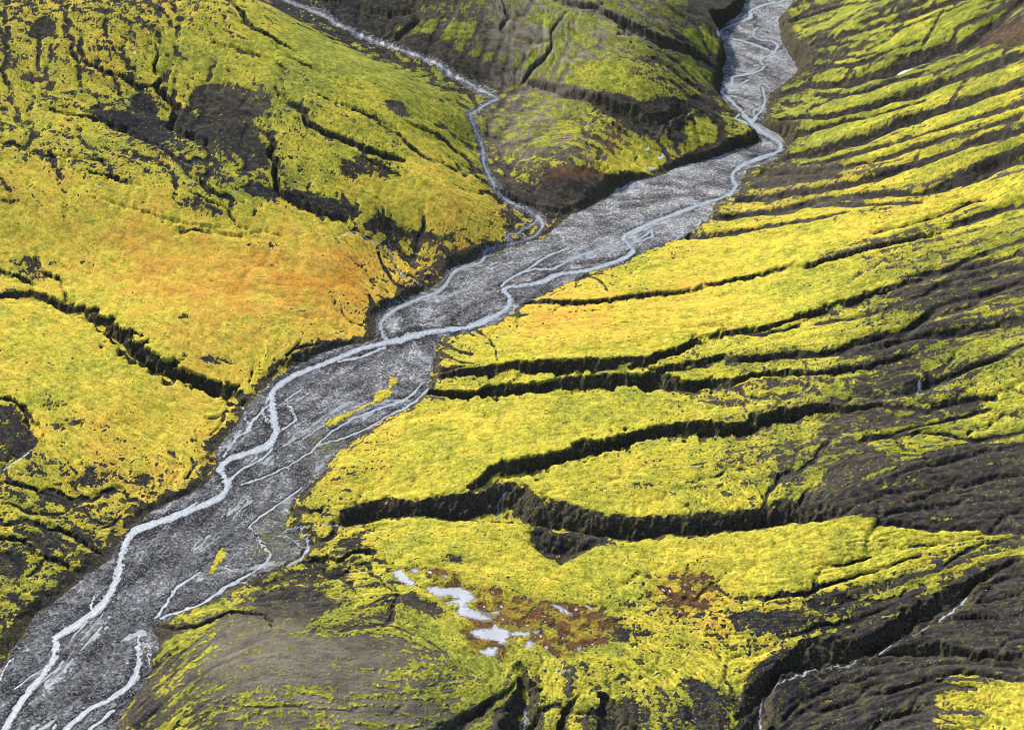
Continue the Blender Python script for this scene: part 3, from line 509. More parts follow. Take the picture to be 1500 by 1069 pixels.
FLOWX = ["0,250;150,330;350,420;560,430", "0,350;200,430;380,530", "0,520;150,600;300,680", "0,620;120,720;200,745", "0,60;200,120;400,180;600,290", "0,140;150,200;300,290", "450,20;560,90;680,180", "300,0;450,90;600,200;690,260", "750,500;900,480;1050,460", "650,620;850,590;1000,600", "520,700;700,650", "600,800;750,800;900,840;1050,870;1200,900", "900,800;1100,810;1300,790", "850,900;1000,960;1080,1060", "1100,850;1200,880;1300,850", "480,870;560,860;640,910;700,970", "220,1060;330,980;420,930", "350,1060;500,1040;650,1040", "400,980;520,990;620,980", "780,200;850,190;900,220", "750,260;820,300", "640,60;720,40;800,30", "850,80;930,110;1000,150", "850,0;950,40;1040,90", "1300,700;1400,660;1500,640", "1250,1060;1350,1000;1500,980", "1400,1000;1450,1030;1500,1069", "100,1000;330,700;560,520;760,400;1000,300"]

# what meets the edge of the photograph goes on a little beyond it
def beyond(s):
    p = P2(s)
    p[:, 0] += np.where(p[:, 0] >= 1500, 140, np.where(p[:, 0] <= 0, -140, 0))
    p[:, 1] += np.where(p[:, 1] >= 1069, 90, np.where(p[:, 1] <= 0, -60, 0))
    return ";".join("%g,%g" % tuple(q) for q in p)


ASH = [(w, beyond(s)) for w, s in ASH]
MOSS = [(w, beyond(s)) for w, s in MOSS]
RUST = [(w, beyond(s)) for w, s in RUST]
for k, s in enumerate(FURROWS):
    q = P3(s)
    if q[-1, 0] >= 1495:
        d = q[-1] - q[-2]
        q = np.vstack([q, q[-1] + d * (130 / max(d[0], 20)) * np.array([1, 1, 0])])
        FURROWS[k] = ";".join("%g,%g,%g" % tuple(r) for r in q)

# ------------------------------------------------------------------ carve
CARVE = np.zeros((NR, NC))
FUR = np.zeros((NR, NC))          # how far inside a furrow (bare streaks)
GUL = np.zeros((NR, NC))
FLOW = []                         # (x, y, tx, ty) samples of the run of the slopes


def add_flow(rw):
    FLOW.append(np.stack([rw[0][::4], rw[1][::4], rw[3][::4, 0], rw[3][::4, 1]], 1))


N1 = fbm(X, Y, 40, 4, 21)
N2 = fbm(X, Y, 11, 3, 22)
N3 = fbm(X, Y, 3.5, 2, 23)
N1, N2, N3 = (n_ / n_.std() * 0.8 for n_ in (N1, N2, N3))
RX, RY = X + W1X * 1.1 + W2X * 1.3 + N3 * 0.35, Y + W1Y * 1.1 + W2Y * 1.3 + N3 * 0.5
for depth, s in RAVINES:
    rw = ribbon_world(P3(s))
    add_flow(rw)
    si, sj, T, HW, SG = ribbon(None, RX, RY, 1.4, rw=rw)
    T = T * (1 + 0.16 * N2[si, sj] + 0.22 * N1[si, sj])
    D = np.minimum(depth, np.where(HW < 6, 1.3, 1.02 if depth >= 18 else 0.8) * HW) * (0.9 + 0.2 * N1[si, sj])
    prof = np.clip(1 - T, 0, 1)
    prof = np.minimum(prof * 1.4, 1) ** 0.8 * sstep(0.0, 0.12, prof)
    CARVE[si, sj] = np.maximum(CARVE[si, sj], D * prof)
    GUL[si, sj] = np.maximum(GUL[si, sj], sstep(1.15, 0.7, T) * sstep(1.0, 6.0, D))
CFUR = np.zeros((NR, NC))
for s in FURROWS:
    rw = ribbon_world(P3(s))
    add_flow(rw)
    si, sj, T, HW, SG = ribbon(None, WX, WY, 2.6, rw=rw)
    T = T * (1 + 0.15 * N1[si, sj])
    D = np.minimum(0.62 * HW, 14)
    if P3(s)[:, 0].max() < 700 and P3(s)[:, 1].min() > 850:
        D = D * 0.35
    CFUR[si, sj] = np.sqrt(CFUR[si, sj] ** 2 + (D * np.exp(-(T / 0.85) ** 2)) ** 2)
    FUR[si, sj] = np.maximum(FUR[si, sj], sstep(1.15, 0.35, T))
CARVE = np.sqrt(CARVE ** 2 + CFUR ** 2)
# the wide valley behind the foreground terrace
VALLEY = P2("490,748;520,730;570,724;620,724;680,717;712,706;728,694;742,700;775,706;800,726;830,732;870,744;920,752;970,750;1000,748;1060,746;1110,738;1150,728;1180,735;1260,742;1250,760;1200,768;1150,774;1080,783;1000,791;890,796;840,785;780,775;740,769;700,767;650,766;610,762;560,763;520,771;490,775")
vx, vy = on_ground(VALLEY[:, 0], VALLEY[:, 1])
si, sj, s = sdf(vx, vy, 20, RX, RY)
CARVE[si, sj] = np.maximum(CARVE[si, sj], 19 * sstep(0, 26, s))
GUL[si, sj] = np.maximum(GUL[si, sj], 0.8 * sstep(-2, 6, s))
SCOOP = P2("768,772;777,799;790,812;820,828;847,816;873,803;904,791;860,790;800,780")
vx, vy = on_ground(SCOOP[:, 0], SCOOP[:, 1])
si, sj, s = sdf(vx, vy, 10, RX, RY)
CARVE[si, sj] = np.maximum(CARVE[si, sj], 9 * sstep(-2, 16, s))
for s in FLOWX:
    p = P2(s)
    add_flow(ribbon_world(np.concatenate([p, np.full((len(p), 1), 4.0)], 1), 14.0))

# the run of the slopes as a direction field
FL = np.concatenate(FLOW)
gx, gy = X[np.ix_(CI, CJ)], Y[np.ix_(CI, CJ)]
c2 = np.zeros(gx.shape)
s2 = np.zeros(gx.shape)
for k in range(len(FL)):
    w = 1.0 / (((gx - FL[k, 0]) ** 2 + (gy - FL[k, 1]) ** 2 + 15.0 ** 2) ** 1.5)
    a = 2 * math.atan2(FL[k, 3], FL[k, 2])
    c2 += w * math.cos(a)
    s2 += w * math.sin(a)
th = 0.5 * np.arctan2(upsample(s2 / np.hypot(c2, s2).clip(1e-12)), upsample(c2 / np.hypot(c2, s2).clip(1e-12)))
DX, DY = np.cos(th), np.sin(th)
dUC = 1 / np.gradient(UC)
dYR = 1 / np.gradient(YR)
DPT = dep(YR)[:, None]
CELLX = DPT / dUC[None]
DI = (DY * dYR[:, None]).astype(np.float32)
DJ = ((DX / DPT - X * CP / DPT ** 2 * DY) * dUC[None]).astype(np.float32)
del c2, s2
GI, GJ = np.meshgrid(np.arange(NR, dtype=np.float32), np.arange(NC, dtype=np.float32), indexing='ij')


def along(N, length, n=4):
    """smear a noise along the run of the slope, the same amount both ways"""
    st = 0.5 * length / (2 ** n)
    out = 0
    for way in (1, -1):
        ei, ej = DI * np.float32(st * way), DJ * np.float32(st * way)
        M = N.astype(np.float32)
        for k in range(n):
            pi, pj = GI + ei, GJ + ej
            M = 0.5 * (M + bil(M, pi, pj))
            if k < n - 1:        # a line field has no sense: keep going the way one came
                ni = np.clip(np.rint(pi), 0, NR - 1).astype(np.int32) * NC + np.clip(np.rint(pj), 0, NC - 1).astype(np.int32)
                qi, qj = ei.ravel()[ni], ej.ravel()[ni]
                bi, bj = bil(ei, pi, pj), bil(ej, pi, pj)
                ok = np.abs(bi) + np.abs(bj) > 0.8 * (np.abs(qi) + np.abs(qj))
                qi, qj = np.where(ok, bi, qi), np.where(ok, bj, qj)
                sg = np.where(qi * ei + qj * ej < 0, np.float32(-1), np.float32(1))
                ei, ej = ei + sg * qi, ej + sg * qj
        out = out + M
    out -= out[40:-80, 40:-40].mean()
    return out / out[40:-80, 40:-40].std()


L1 = along(fbm(X, Y, 5.0, 2, 11), 22)
L2 = along(fbm(X, Y, 12.0, 3, 12), 60)
L3 = along(fbm(X, Y, 36.0, 2, 13), 120)
LR = along(fbm(X, Y, 9.0, 2, 31), 170, 5)
L0 = along(perlin(X / 2.4, Y / 2.4, 17), 9, 3)

# ------------------------------------------------------------------ traced tendencies
def field(P, sm, lo, hi):
    x, y = on_ground(P[:, 0], P[:, 1])
    return tps(x, y, P[:, 2], sm, lo, hi)


BIAS[:, 2] += 0.18 * (BIAS[:, 2] > -1.3) + 0.24 * (BIAS[:, 2] <= -1.3)
BIAS[(BIAS[:, 0] > 600) & (BIAS[:, 0] < 1000) & (BIAS[:, 1] < 300), 2] -= 0.22
BIAS[(BIAS[:, 0] < 720) & (BIAS[:, 1] < 320), 2] -= 0.12
BIAS[(BIAS[:, 0] < 260) & (BIAS[:, 1] > 690) & (BIAS[:, 1] < 900), 2] += 0.06
B_BIAS = field(BIAS, 0.01, -2.2, 1.2)
GOLD[GOLD[:, 0] < 620, 2] += 0.16
A_GOLD = field(GOLD, 0.01, -0.9, 1.2)
A_TONE = field(TONE, 0.02, -1.0, 1.1)
ROUGH = sstep(-1.5, -0.1, B_BIAS)


KNOLL = np.zeros((NR, NC))
KP = P2("180,1100;215,1040;235,960;270,925;330,895;400,880;470,890;540,900;610,925;680,985;720,1020;700,1100")
qx, qy = on_ground(KP[:, 0], KP[:, 1])
si, sj, d = sdf(qx, qy, 20, X, Y)
KNOLL[si, sj] = sstep(-10, 20, d)
NB = 0.22 * L2 + 0.18 * L1 + 0.14 * L3 + 0.10 * L0 + (0.40 + 0.15 * ROUGH) * N2 + (0.38 + 0.2 * ROUGH) * N3 + 0.24 * N1
N4 = perlin(X / 1.7, Y / 1.7, 51) / 0.4
NB = NB + 0.26 * N4
BARE = B_BIAS + NB
ex_, ey_ = X + W2X * 1.2 + L1 * 0.8, Y + W2Y * 1.4 + L2 * 1.0
for wt, s in ASH:
    p = P2(s)
    qx, qy = on_ground(p[:, 0], p[:, 1])
    si, sj, d = sdf(qx, qy, 12, ex_, ey_)
    BARE[si, sj] += wt * sstep(-4, 6, d) * (1.05 if wt > 1.2 else 1.0)
for wt, s in MOSS:
    p = P2(s)
    qx, qy = on_ground(p[:, 0], p[:, 1])
    si, sj, d = sdf(qx, qy, 12, ex_, ey_)
    BARE[si, sj] -= wt * sstep(-5, 6, d)
BARE += 1.9 * FUR * (0.9 + 0.15 * N2) * sstep(-2.3, -0.6, B_BIAS)
A_RUST = np.zeros((NR, NC))
for wt, s in RUST:
    p = P2(s)
    qx, qy = on_ground(p[:, 0], p[:, 1])
    si, sj, d = sdf(qx, qy, 14, ex_, ey_)
    A_RUST[si, sj] = np.maximum(A_RUST[si, sj], wt * sstep(-8, 8, d))
BARE += A_RUST * (1.05 + 0.4 * N2)
BARE += sstep(250, 700, X) * sstep(20, 70, MAC) * sstep(1050, 1200, Y) * (0.50 * L1 + 0.35 * L2)
BARE += sstep(150, 350, X) * sstep(1150, 950, Y) * sstep(-0.4, 0.4, B_BIAS) * (0.45 * L1 + 0.35 * L2 - 0.45)
BARE += KNOLL * (0.35 * N3 + 0.3 * L0 + 0.35 * L1 + 0.2 * L2)

# ------------------------------------------------------------------ relief
GRV = sstep(-1.5, 1.5, BED)                                   # gravel of the river bed
off = 1 - sstep(-25, 6, BED)
H1 = H0 - CARVE * (1 - sstep(-6, 3, BED))
rough = (0.25 + 0.75 * ROUGH)
SL = sstep(20, 140, MAC) * sstep(300, 900, X) * (Y > 0)
H1 = H1 + off * (1 - 0.8 * KNOLL) * (L3 * (0.3 + 0.4 * rough + 0.9 * SL) + L2 * (0.10 + 0.10 * rough + 0.5 * SL) + L1 * 0.22 * SL + N1 * 0.4)

# rills: let rain run down this relief and cut where it gathers
import heapq
RI = np.arange(0, int(np.searchsorted(YR, 3200)), 2)
RJ = np.arange(0, NC, 2)


def rain(Z):
    """catchment of every second grid point, hollows filled on the way (priority flood)"""
    nr, nc = Z.shape
    z = Z.ravel().tolist()
    done = bytearray(nr * nc)
    parent = [-1] * (nr * nc)
    heap = []
    for i_ in range(nr):
        for j_ in ((0, nc - 1) if 0 < i_ < nr - 1 else range(nc)):
            k = i_ * nc + j_
            heap.append((z[k], k))
            done[k] = 1
    for k in np.flatnonzero(BED[np.ix_(RI, RJ)].ravel() > 2).tolist():   # the river takes whatever reaches it
        if not done[k]:
            heap.append((z[k], k))
            done[k] = 1
    heapq.heapify(heap)
    order = []
    nb_ = (-1, 1, -nc, nc, -nc - 1, -nc + 1, nc - 1, nc + 1)
    push, pop = heapq.heappush, heapq.heappop
    while heap:
        zk, k = pop(heap)
        order.append(k)
        for o_ in nb_:
            q = k + o_
            if 0 <= q < nr * nc and not done[q]:
                done[q] = 1
                parent[q] = k
                push(heap, (z[q] if z[q] > zk else zk + 1e-4, q))
    gy_, gx_ = np.gradient(YR[RI]), np.gradient(UC[RJ])
    acc = (gy_[:, None] * gx_[None] * dep(YR[RI])[:, None]).ravel().tolist()
    for k in reversed(order):
        if parent[k] >= 0:
            acc[parent[k]] += acc[k]
    return np.array(acc).reshape(nr, nc)


def soft(A, n=1):
    for _ in range(n):
        A = A.copy()
        A[1:-1] = (A[:-2] + 2 * A[1:-1] + A[2:]) / 4
        A[:, 1:-1] = (A[:, :-2] + 2 * A[:, 1:-1] + A[:, 2:]) / 4
    return A


RZ = H1 + N1 * 1.6 + N2 * 0.5
lg = np.log10(rain(RZ[np.ix_(RI, RJ)]))
small, big = sstep(2.35, 3.5, lg), sstep(3.7, 5.0, lg)
rl = np.clip(soft(small, 1) * 2.3, 0, 1) + 0.5 * np.clip(soft(big, 3) * 3.0, 0, 1)
rfi, rfj = (GI + W2Y * dYR[:, None] * 0.9) * 0.5, (GJ + W2X / CELLX * 0.9) * 0.5
rfi, rfj = np.clip(rfi, 0, len(RI) - 1.001), np.clip(rfj, 0, len(RJ) - 1.001)
i_, j_ = rfi.astype(np.int32), rfj.astype(np.int32)
a_, b_ = rfi - i_, rfj - j_
k_ = i_ * len(RJ) + j_
rv = rl.ravel()
RILL = (rv[k_] * (1 - a_) + rv[k_ + len(RJ)] * a_) * (1 - b_) + (rv[k_ + 1] * (1 - a_) + rv[k_ + len(RJ) + 1] * a_) * b_
RILL = np.clip(RILL, 0, 1.6) * (Y < 3100)
ramt = off * (1 - 0.5 * KNOLL) * (0.5 + 1.3 * ROUGH + 0.3 * SL)
H1 = H1 - RILL * ramt
BARE += off * sstep(0.2, 0.95, RILL * (1 + 0.3 * N2)) * (0.7 + 0.9 * ROUGH) * sstep(-2.4, -0.7, B_BIAS + 0.6 * N1)

# old dry runs and fine threads of water on the gravel
DRY = sstep(0.55, 0.2, np.abs(LR - 1.3)) * sstep(-0.3, 0.6, L3)
THREAD = sstep(0.75, 0.25, np.abs(LR + 0.2 * N2)) * sstep(0.25, 0.75, 0.8 * L3 + 0.5 * N1 - 0.3) * GRV
# channels
CH = {}
CHALL = np.zeros((NR, NC))
CX_, CY_ = X + W2X * 0.9 + N3 * 0.8, Y + W2Y * 0.9 + N3 * 1.1
for name, lines in CHAN.items():
    A = np.full((NR, NC), 9.0)
    for s in lines:
        p = P3(s)
        p[:, 2] *= {'river': 0.68, 'tributary_stream': 0.85, 'hollow_stream': 0.4, 'canyon_stream': 0.55}.get(name, 0.7)
        si, sj, T, HW, SG = ribbon(p, CX_, CY_, 2.2, 6.0)
        A[si, sj] = np.minimum(A[si, sj], T * (1 + 0.06 * N2[si, sj] + 0.18 * N1[si, sj]))
    if name == 'river':
        A = np.minimum(A, np.where((THREAD > 0.1) & (BED > 3) & (A < 9.1), 1.25 - 0.6 * THREAD, 9.0))
    CH[name] = A
    CHALL = np.maximum(CHALL, 1 - sstep(0.3, 1.15, A))
WATER_Z = H1 - 0.30
near_ch = np.zeros((NR, NC))
for A in CH.values():
    near_ch = np.maximum(near_ch, 1 - sstep(1.0, 3.0, A))
POOLZ = []
PMASK = np.zeros((NR, NC))
H2 = H1.copy()
POOLD = np.full((NR, NC), -50.0)
for s, lab in POOLS:
    p = P2(s)
    qx, qy = on_ground(p[:, 0], p[:, 1])
    si, sj, d = sdf(qx, qy, 14, X + W2X * 0.8 + N3 * 0.25, Y + W2Y * 0.8 + N3 * 0.3)
    inside = d > 0
    z = float(np.percentile(H1[si, sj][inside], 20)) if inside.any() else float(H1[si, sj].mean())
    flat = sstep(-12, 0, d)
    H2[si, sj] = H2[si, sj] * (1 - flat) + z * flat
    POOLD[si, sj] = np.maximum(POOLD[si, sj], d)
    POOLZ.append((qx, qy, z, si, sj, d))

PUD = np.full((NR, NC), -1.0)
for s_ in ("640,840;690,850;747,872;800,882;860,890;900,920;870,950;800,955;740,925;700,900;650,870", "930,860;1000,840;1040,860;1030,890;960,890", "585,828;650,835;670,860;620,850", "800,978;830,975;850,990;820,998;795,990"):
    p = P2(s_)
    qx, qy = on_ground(p[:, 0], p[:, 1])
    si, sj, d = sdf(qx, qy, 14, VX, VY)
    PUD[si, sj] = np.maximum(PUD[si, sj], np.where(d > -6, N2[si, sj] * 0.55 + N3[si, sj] * 0.75 + 0.35 * L1[si, sj] - 1.42 - 0.8 * sstep(8, -6, d), -1))
PUD = np.where(POOLD > -4, -1, PUD)
H2 -= sstep(-0.15, 0.25, PUD) * 0.75
mossy = sstep(0.15, -0.15, BARE)
mossy = mossy.astype(float)
micro = off * (mossy * (0.8 + 0.20 * N2 + (0.08 + 0.14 * rough) * N3 + (0.05 + 0.10 * rough) * L0) + (1 - mossy) * (1 - 0.7 * KNOLL) * (0.16 * L1 * rough + 0.14 * L0 + 0.22 * N3))
bedmicro = GRV * (0.16 * N2 + 0.10 * N3 + 0.10 * L2 - 0.35 * DRY)
H2 = H2 + (micro + bedmicro) * (1 - near_ch * 0.75) * sstep(1.0, -3.0, POOLD)
H2 -= sstep(-0.6, 1.2, POOLD) * 0.7
isl = np.full((NR, NC), -50.0)
for s in MOSS_ISLANDS.values():
    p = P2(s)
    qx, qy = at_height(p[:, 0], p[:, 1], 0.3)
    si, sj, d = sdf(qx, qy, 10, VX, VY)
    isl[si, sj] = np.maximum(isl[si, sj], d)
H2 -= CHALL * 0.85
H2 = H2 + sstep(-1, 3, isl) * (0.7 + 0.25 * N3)

# slope
dzi = np.gradient(H2, axis=0) * dYR[:, None]
dzj = np.gradient(H2, axis=1) / (DPT / dUC[None])
ssl = np.hypot(dzi - dzj * 0, dzj)
kern = ssl.copy()
for _ in range(2):
    kern[1:-1] = (kern[:-2] + kern[1:-1] * 2 + kern[2:]) / 4
    kern[:, 1:-1] = (kern[:, :-2] + kern[:, 1:-1] * 2 + kern[:, 2:]) / 4
SLOPE = kern
BARE -= 0.6 * NB * sstep(0.22, 0.55, SLOPE)
wall = np.clip(GUL * 1.2, 0, 1) * sstep(0.3, 0.75, SLOPE)
BARE = BARE * (1 - wall) + np.maximum(BARE * 0.3, 0.85) * wall
bankz = sstep(-26, -2, BED) * sstep(1, -1, BED)
BARE += bankz * sstep(0.2, 0.6, SLOPE) * (1.0 + 0.3 * L1)
edge = sstep(-13, -3, BED + 2.5 * N2 + 1.5 * N3) * sstep(1, -1, BED) * (0.55 + 0.45 * sstep(-1.0, 0.6, N1))
lside = X < np.interp(Y, np.sort(by[:len(BED_L)]), bx[:len(BED_L)][np.argsort(by[:len(BED_L)])]) + 5
BARE += edge * np.where(lside, 2.0, 0.9)
ROCK = np.clip(0.75 * edge * lside + GUL * sstep(0.4, 0.9, SLOPE) + bankz * sstep(0.35, 0.8, SLOPE), 0, 1)
isl_m = sstep(-1.5, 2.0, isl + N3 * 1.2)
GRV = GRV * (1 - isl_m)
BARE = np.where(isl > -3, np.where(isl_m > 0.02, 0.9 - 1.5 * isl_m + 0.3 * N3, BARE), BARE)
BARE = np.where(GRV > 0.5, np.maximum(BARE, 1), BARE)
# the fan where the terrace stream meets the gravel, half grown over
VEG = np.zeros((NR, NC))
FAN = P2("375,770;385,740;425,735;440,760;470,770;462,800;440,815;400,835;370,838;360,815")
qx, qy = at_height(FAN[:, 0], FAN[:, 1], 0.5)
si, sj, d = sdf(qx, qy, 14, VX, VY)
VEG[si, sj] = sstep(-8, 12, d)
for s_ in ("455,630;470,625;500,640;520,640;495,665;475,690;455,700;440,690", "690,395;715,375;770,358;790,352;740,372;705,392", "930,290;960,285;960,293;935,296"):
    p = P2(s_)
    qx, qy = at_height(p[:, 0], p[:, 1], 0.3)
    si, sj, d = sdf(qx, qy, 14, VX, VY)
    VEG[si, sj] = np.maximum(VEG[si, sj], 0.8 * sstep(-6, 10, d))

# ------------------------------------------------------------------ materials
class NT:
    def __init__(self, name):
        self.m = bpy.data.materials.new(name)
        self.m.use_nodes = True
        self.t = self.m.node_tree
        self.t.nodes.clear()
        self.out = self.t.nodes.new('ShaderNodeOutputMaterial')

    def n(self, typ, ins=None, **kw):
        nd = self.t.nodes.new(typ)
        for k, v in kw.items():
            setattr(nd, k, v)
        for k, v in (ins or {}).items():
            if hasattr(v, 'node'):
                self.t.links.new(v, nd.inputs[k])
            else:
                nd.inputs[k].default_value = v
        return nd

    def math(self, op, a, b=0.0, c=0.0, clamp=False):
        return self.n('ShaderNodeMath', {0: a, 1: b, 2: c}, operation=op, use_clamp=clamp).outputs[0]

    def mix(self, f, a, b, blend='MIX'):
        a = (*a, 1) if isinstance(a, tuple) and len(a) == 3 else a
        b = (*b, 1) if isinstance(b, tuple) and len(b) == 3 else b
        return self.n('ShaderNodeMix', {0: f, 6: a, 7: b}, data_type='RGBA', blend_type=blend).outputs[2]

    def ss(self, x, a, b):
        return self.n('ShaderNodeMapRange', {0: x, 1: a, 2: b, 3: 0.0, 4: 1.0}, interpolation_type='SMOOTHSTEP').outputs[0]

    def noise(self, vec, scale, detail=2.0, rough=0.5, dist=0.0):
        return self.n('ShaderNodeTexNoise', {'Vector': vec, 'Scale': scale, 'Detail': detail, 'Roughness': rough, 'Distortion': dist}).outputs[0]

    def attr(self, name):
        a = self.n('ShaderNodeAttribute', attribute_name=name)
        s = self.n('ShaderNodeSeparateColor', {0: a.outputs['Color']})
        return s.outputs[0], s.outputs[1], s.outputs[2], a.outputs['Alpha']


def ground_material():
    t = NT("moss_ash_and_gravel")
    pos = t.n('ShaderNodeNewGeometry').outputs['Position']
    bare, gold, tone, rust = t.attr("cover")
    grv, rock, glite, veg = t.attr("stone")
    n_f = t.noise(pos, 0.50, 4, 0.66)
    n_m = t.noise(pos, 0.16, 3, 0.6)
    n_l = t.noise(pos, 0.035, 3, 0.55)
    n_s = t.noise(pos, 1.25, 3, 0.62)
    n_x = t.noise(pos, 0.011, 2, 0.5)
    m = t.math
    # moss: green -> yellow -> gold -> orange
    g = m('ADD', gold, m('MULTIPLY', m('SUBTRACT', n_l, 0.5), 1.7))
    g = m('ADD', g, m('MULTIPLY', m('SUBTRACT', n_x, 0.5), 1.2))
    g = m('ADD', g, m('MULTIPLY', m('SUBTRACT', n_m, 0.5), 1.3))
    g = m('ADD', g, m('MULTIPLY', m('SUBTRACT', n_f, 0.5), 1.0))
    ramp = t.n('ShaderNodeValToRGB', {0: m('MULTIPLY_ADD', g, 0.36, 0.505)})
    cr = ramp.color_ramp
    cr.elements[0].position, cr.elements[0].color = 0.08, (0.115, 0.150, 0.022, 1)
    cr.elements[1].position, cr.elements[1].color = 1.0, (0.46, 0.225, 0.03, 1)
    for p, c in ((0.34, (0.205, 0.215, 0.030)), (0.52, (0.355, 0.322, 0.036)), (0.70, (0.475, 0.355, 0.045)), (0.86, (0.49, 0.285, 0.045))):
        e = cr.elements.new(p)
        e.color = (*c, 1)
    x0, x1, x3, x2 = t.attr("grain")
    tx_ = m('ADD', m('MULTIPLY', x0, 0.13), m('MULTIPLY', x1, 0.09))
    tx_ = m('ADD', tx_, m('MULTIPLY', x3, 0.14))
    tx_ = m('ADD', tx_, m('MULTIPLY', x2, 0.10))
    tx_ = m('ADD', tx_, m('MULTIPLY', m('SUBTRACT', n_f, 0.5), 1.7))
    tx_ = m('ADD', tx_, m('MULTIPLY', m('SUBTRACT', n_m, 0.5), 0.8))
    val = m('MULTIPLY', m('MAXIMUM', m('ADD', tx_, 1.0), 0.35), m('MULTIPLY_ADD', n_s, 0.7, 0.65))
    moss = t.mix(1.0, ramp.outputs[0], t.n('ShaderNodeCombineColor', {0: val, 1: val, 2: val}).outputs[0], 'MULTIPLY')
    # shade of the cracks and gaps between tufts, put into the colour
    gap_dark = m('MULTIPLY', t.ss(m('ADD', m('MULTIPLY', x0, -0.5), m('ADD', m('MULTIPLY', x3, -0.5), m('MULTIPLY', m('SUBTRACT', n_s, 0.5), 2.0))), 0.55, 1.25), 0.75)
    moss = t.mix(gap_dark, moss, (0.11, 0.085, 0.022))
    moss = t.mix(m('MULTIPLY', m('MULTIPLY', rust, 0.75), t.ss(m('ADD', n_m, m('MULTIPLY', x3, -0.08)), 0.38, 0.62)), moss, (0.17, 0.085, 0.018))
    # ash
    tn = m('ADD', tone, m('MULTIPLY', m('SUBTRACT', n_l, 0.5), 0.9))
    tn = m('ADD', tn, m('MULTIPLY', m('SUBTRACT', n_m, 0.5), 0.6))
    tr = t.n('ShaderNodeValToRGB', {0: m('MULTIPLY_ADD', tn, 0.5, 0.5)})
    cr = tr.color_ramp
    cr.elements[0].position, cr.elements[0].color = 0.08, (0.019, 0.019, 0.025, 1)
    cr.elements[1].position, cr.elements[1].color = 0.97, (0.175, 0.150, 0.115, 1)
    for p, c in ((0.4, (0.024, 0.0212, 0.0215)), (0.68, (0.056, 0.047, 0.041))):
        e = cr.elements.new(p)
        e.color = (*c, 1)
    av = m('MAXIMUM', m('MULTIPLY_ADD', n_s, 2.0, 0.0), 0.25)
    av = m('MULTIPLY', av, m('MAXIMUM', m('ADD', 1.0, m('ADD', m('MULTIPLY', x1, 0.17), m('MULTIPLY', x0, 0.15))), 0.4))
    ash = t.mix(1.0, tr.outputs[0], t.n('ShaderNodeCombineColor', {0: av, 1: av, 2: av}).outputs[0], 'MULTIPLY')
    ash = t.mix(m('MULTIPLY', t.ss(n_s, 0.66, 0.76), 0.5), ash, (0.26, 0.25, 0.25))
    ash = t.mix(m('MULTIPLY', rust, t.ss(n_m, 0.25, 0.6)), ash, (0.135, 0.062, 0.024))
    rockc = t.mix(t.ss(n_f, 0.3, 0.7), (0.024, 0.020, 0.019), (0.095, 0.072, 0.056))
    ash = t.mix(m('MULTIPLY', rock, 0.85), ash, rockc)
    # a thin film of young moss on some bare ground
    film = m('MULTIPLY', t.ss(m('ADD', n_m, m('MULTIPLY', rock, 0.09)), 0.47, 0.66), t.ss(n_f, 0.40, 0.60))
    film = m('MAXIMUM', film, m('MULTIPLY', veg, t.ss(m('ADD', n_f, m('MULTIPLY', m('SUBTRACT', n_m, 0.5), 0.9)), 0.46, 0.62)))
    film = m('MULTIPLY', film, m('MULTIPLY_ADD', rock, -0.15, 0.5))
    ash = t.mix(film, ash, t.mix(n_s, (0.07, 0.076, 0.013), (0.21, 0.21, 0.03)))
    e = m('ADD', bare, m('MULTIPLY', m('SUBTRACT', n_f, 0.5), 2.2))
    e = m('ADD', e, m('MULTIPLY', m('SUBTRACT', n_s, 0.5), 1.2))
    e = m('ADD', e, m('MULTIPLY', m('SUBTRACT', n_m, 0.5), 1.3))
    e = m('ADD', e, m('MULTIPLY', rock, m('ADD', m('MULTIPLY', m('SUBTRACT', n_m, 0.5), 3.2), m('MULTIPLY', m('SUBTRACT', n_f, 0.5), 2.0))))
    land = t.mix(t.ss(e, -0.10, 0.12), moss, ash)
    # gravel
    vo = t.n('ShaderNodeTexVoronoi', {'Vector': pos, 'Scale': 0.60, 'Randomness': 1.0}, feature='F1')
    vcol = t.n('ShaderNodeSeparateColor', {0: vo.outputs['Color']}).outputs[0]
    n_g = t.noise(pos, 0.40, 3, 0.68)
    gv = m('ADD', m('MULTIPLY', m('POWER', vcol, 1.4), 0.5), m('MULTIPLY', m('SUBTRACT', n_g, 0.5), 0.95))
    gv = m('ADD', gv, m('MULTIPLY', m('SUBTRACT', n_l, 0.5), 0.5))
    gv = m('ADD', m('MULTIPLY', gv, m('MAXIMUM', m('MULTIPLY_ADD', x2, 0.22, 0.95), 0.4)), glite)
    gr = t.n('ShaderNodeValToRGB', {0: gv})
    cr = gr.color_ramp
    cr.elements[0].position, cr.elements[0].color = 0.02, (0.022, 0.021, 0.021, 1)
    cr.elements[1].position, cr.elements[1].color = 0.95, (0.46, 0.455, 0.45, 1)
    for p, c in ((0.30, (0.082, 0.082, 0.083)), (0.55, (0.178, 0.177, 0.178))):
        el = cr.elements.new(p)
        el.color = (*c, 1)
    gravel = gr.outputs[0]
    vm = m('MULTIPLY', veg, t.ss(m('ADD', n_m, m('MULTIPLY', m('SUBTRACT', n_f, 0.5), 0.6)), 0.42, 0.62))
    gravel = t.mix(m('MULTIPLY', vm, 0.75), gravel, (0.135, 0.125, 0.03))
    gm = t.ss(m('ADD', grv, m('MULTIPLY', m('SUBTRACT', n_f, 0.5), 0.5)), 0.42, 0.58)
    col = t.mix(gm, land, gravel)
    hgt = m('ADD', m('MULTIPLY', n_f, 1.0), m('MULTIPLY', n_s, 0.5))
    hgt = m('ADD', hgt, m('MULTIPLY', n_g, m('MULTIPLY', gm, 1.2)))
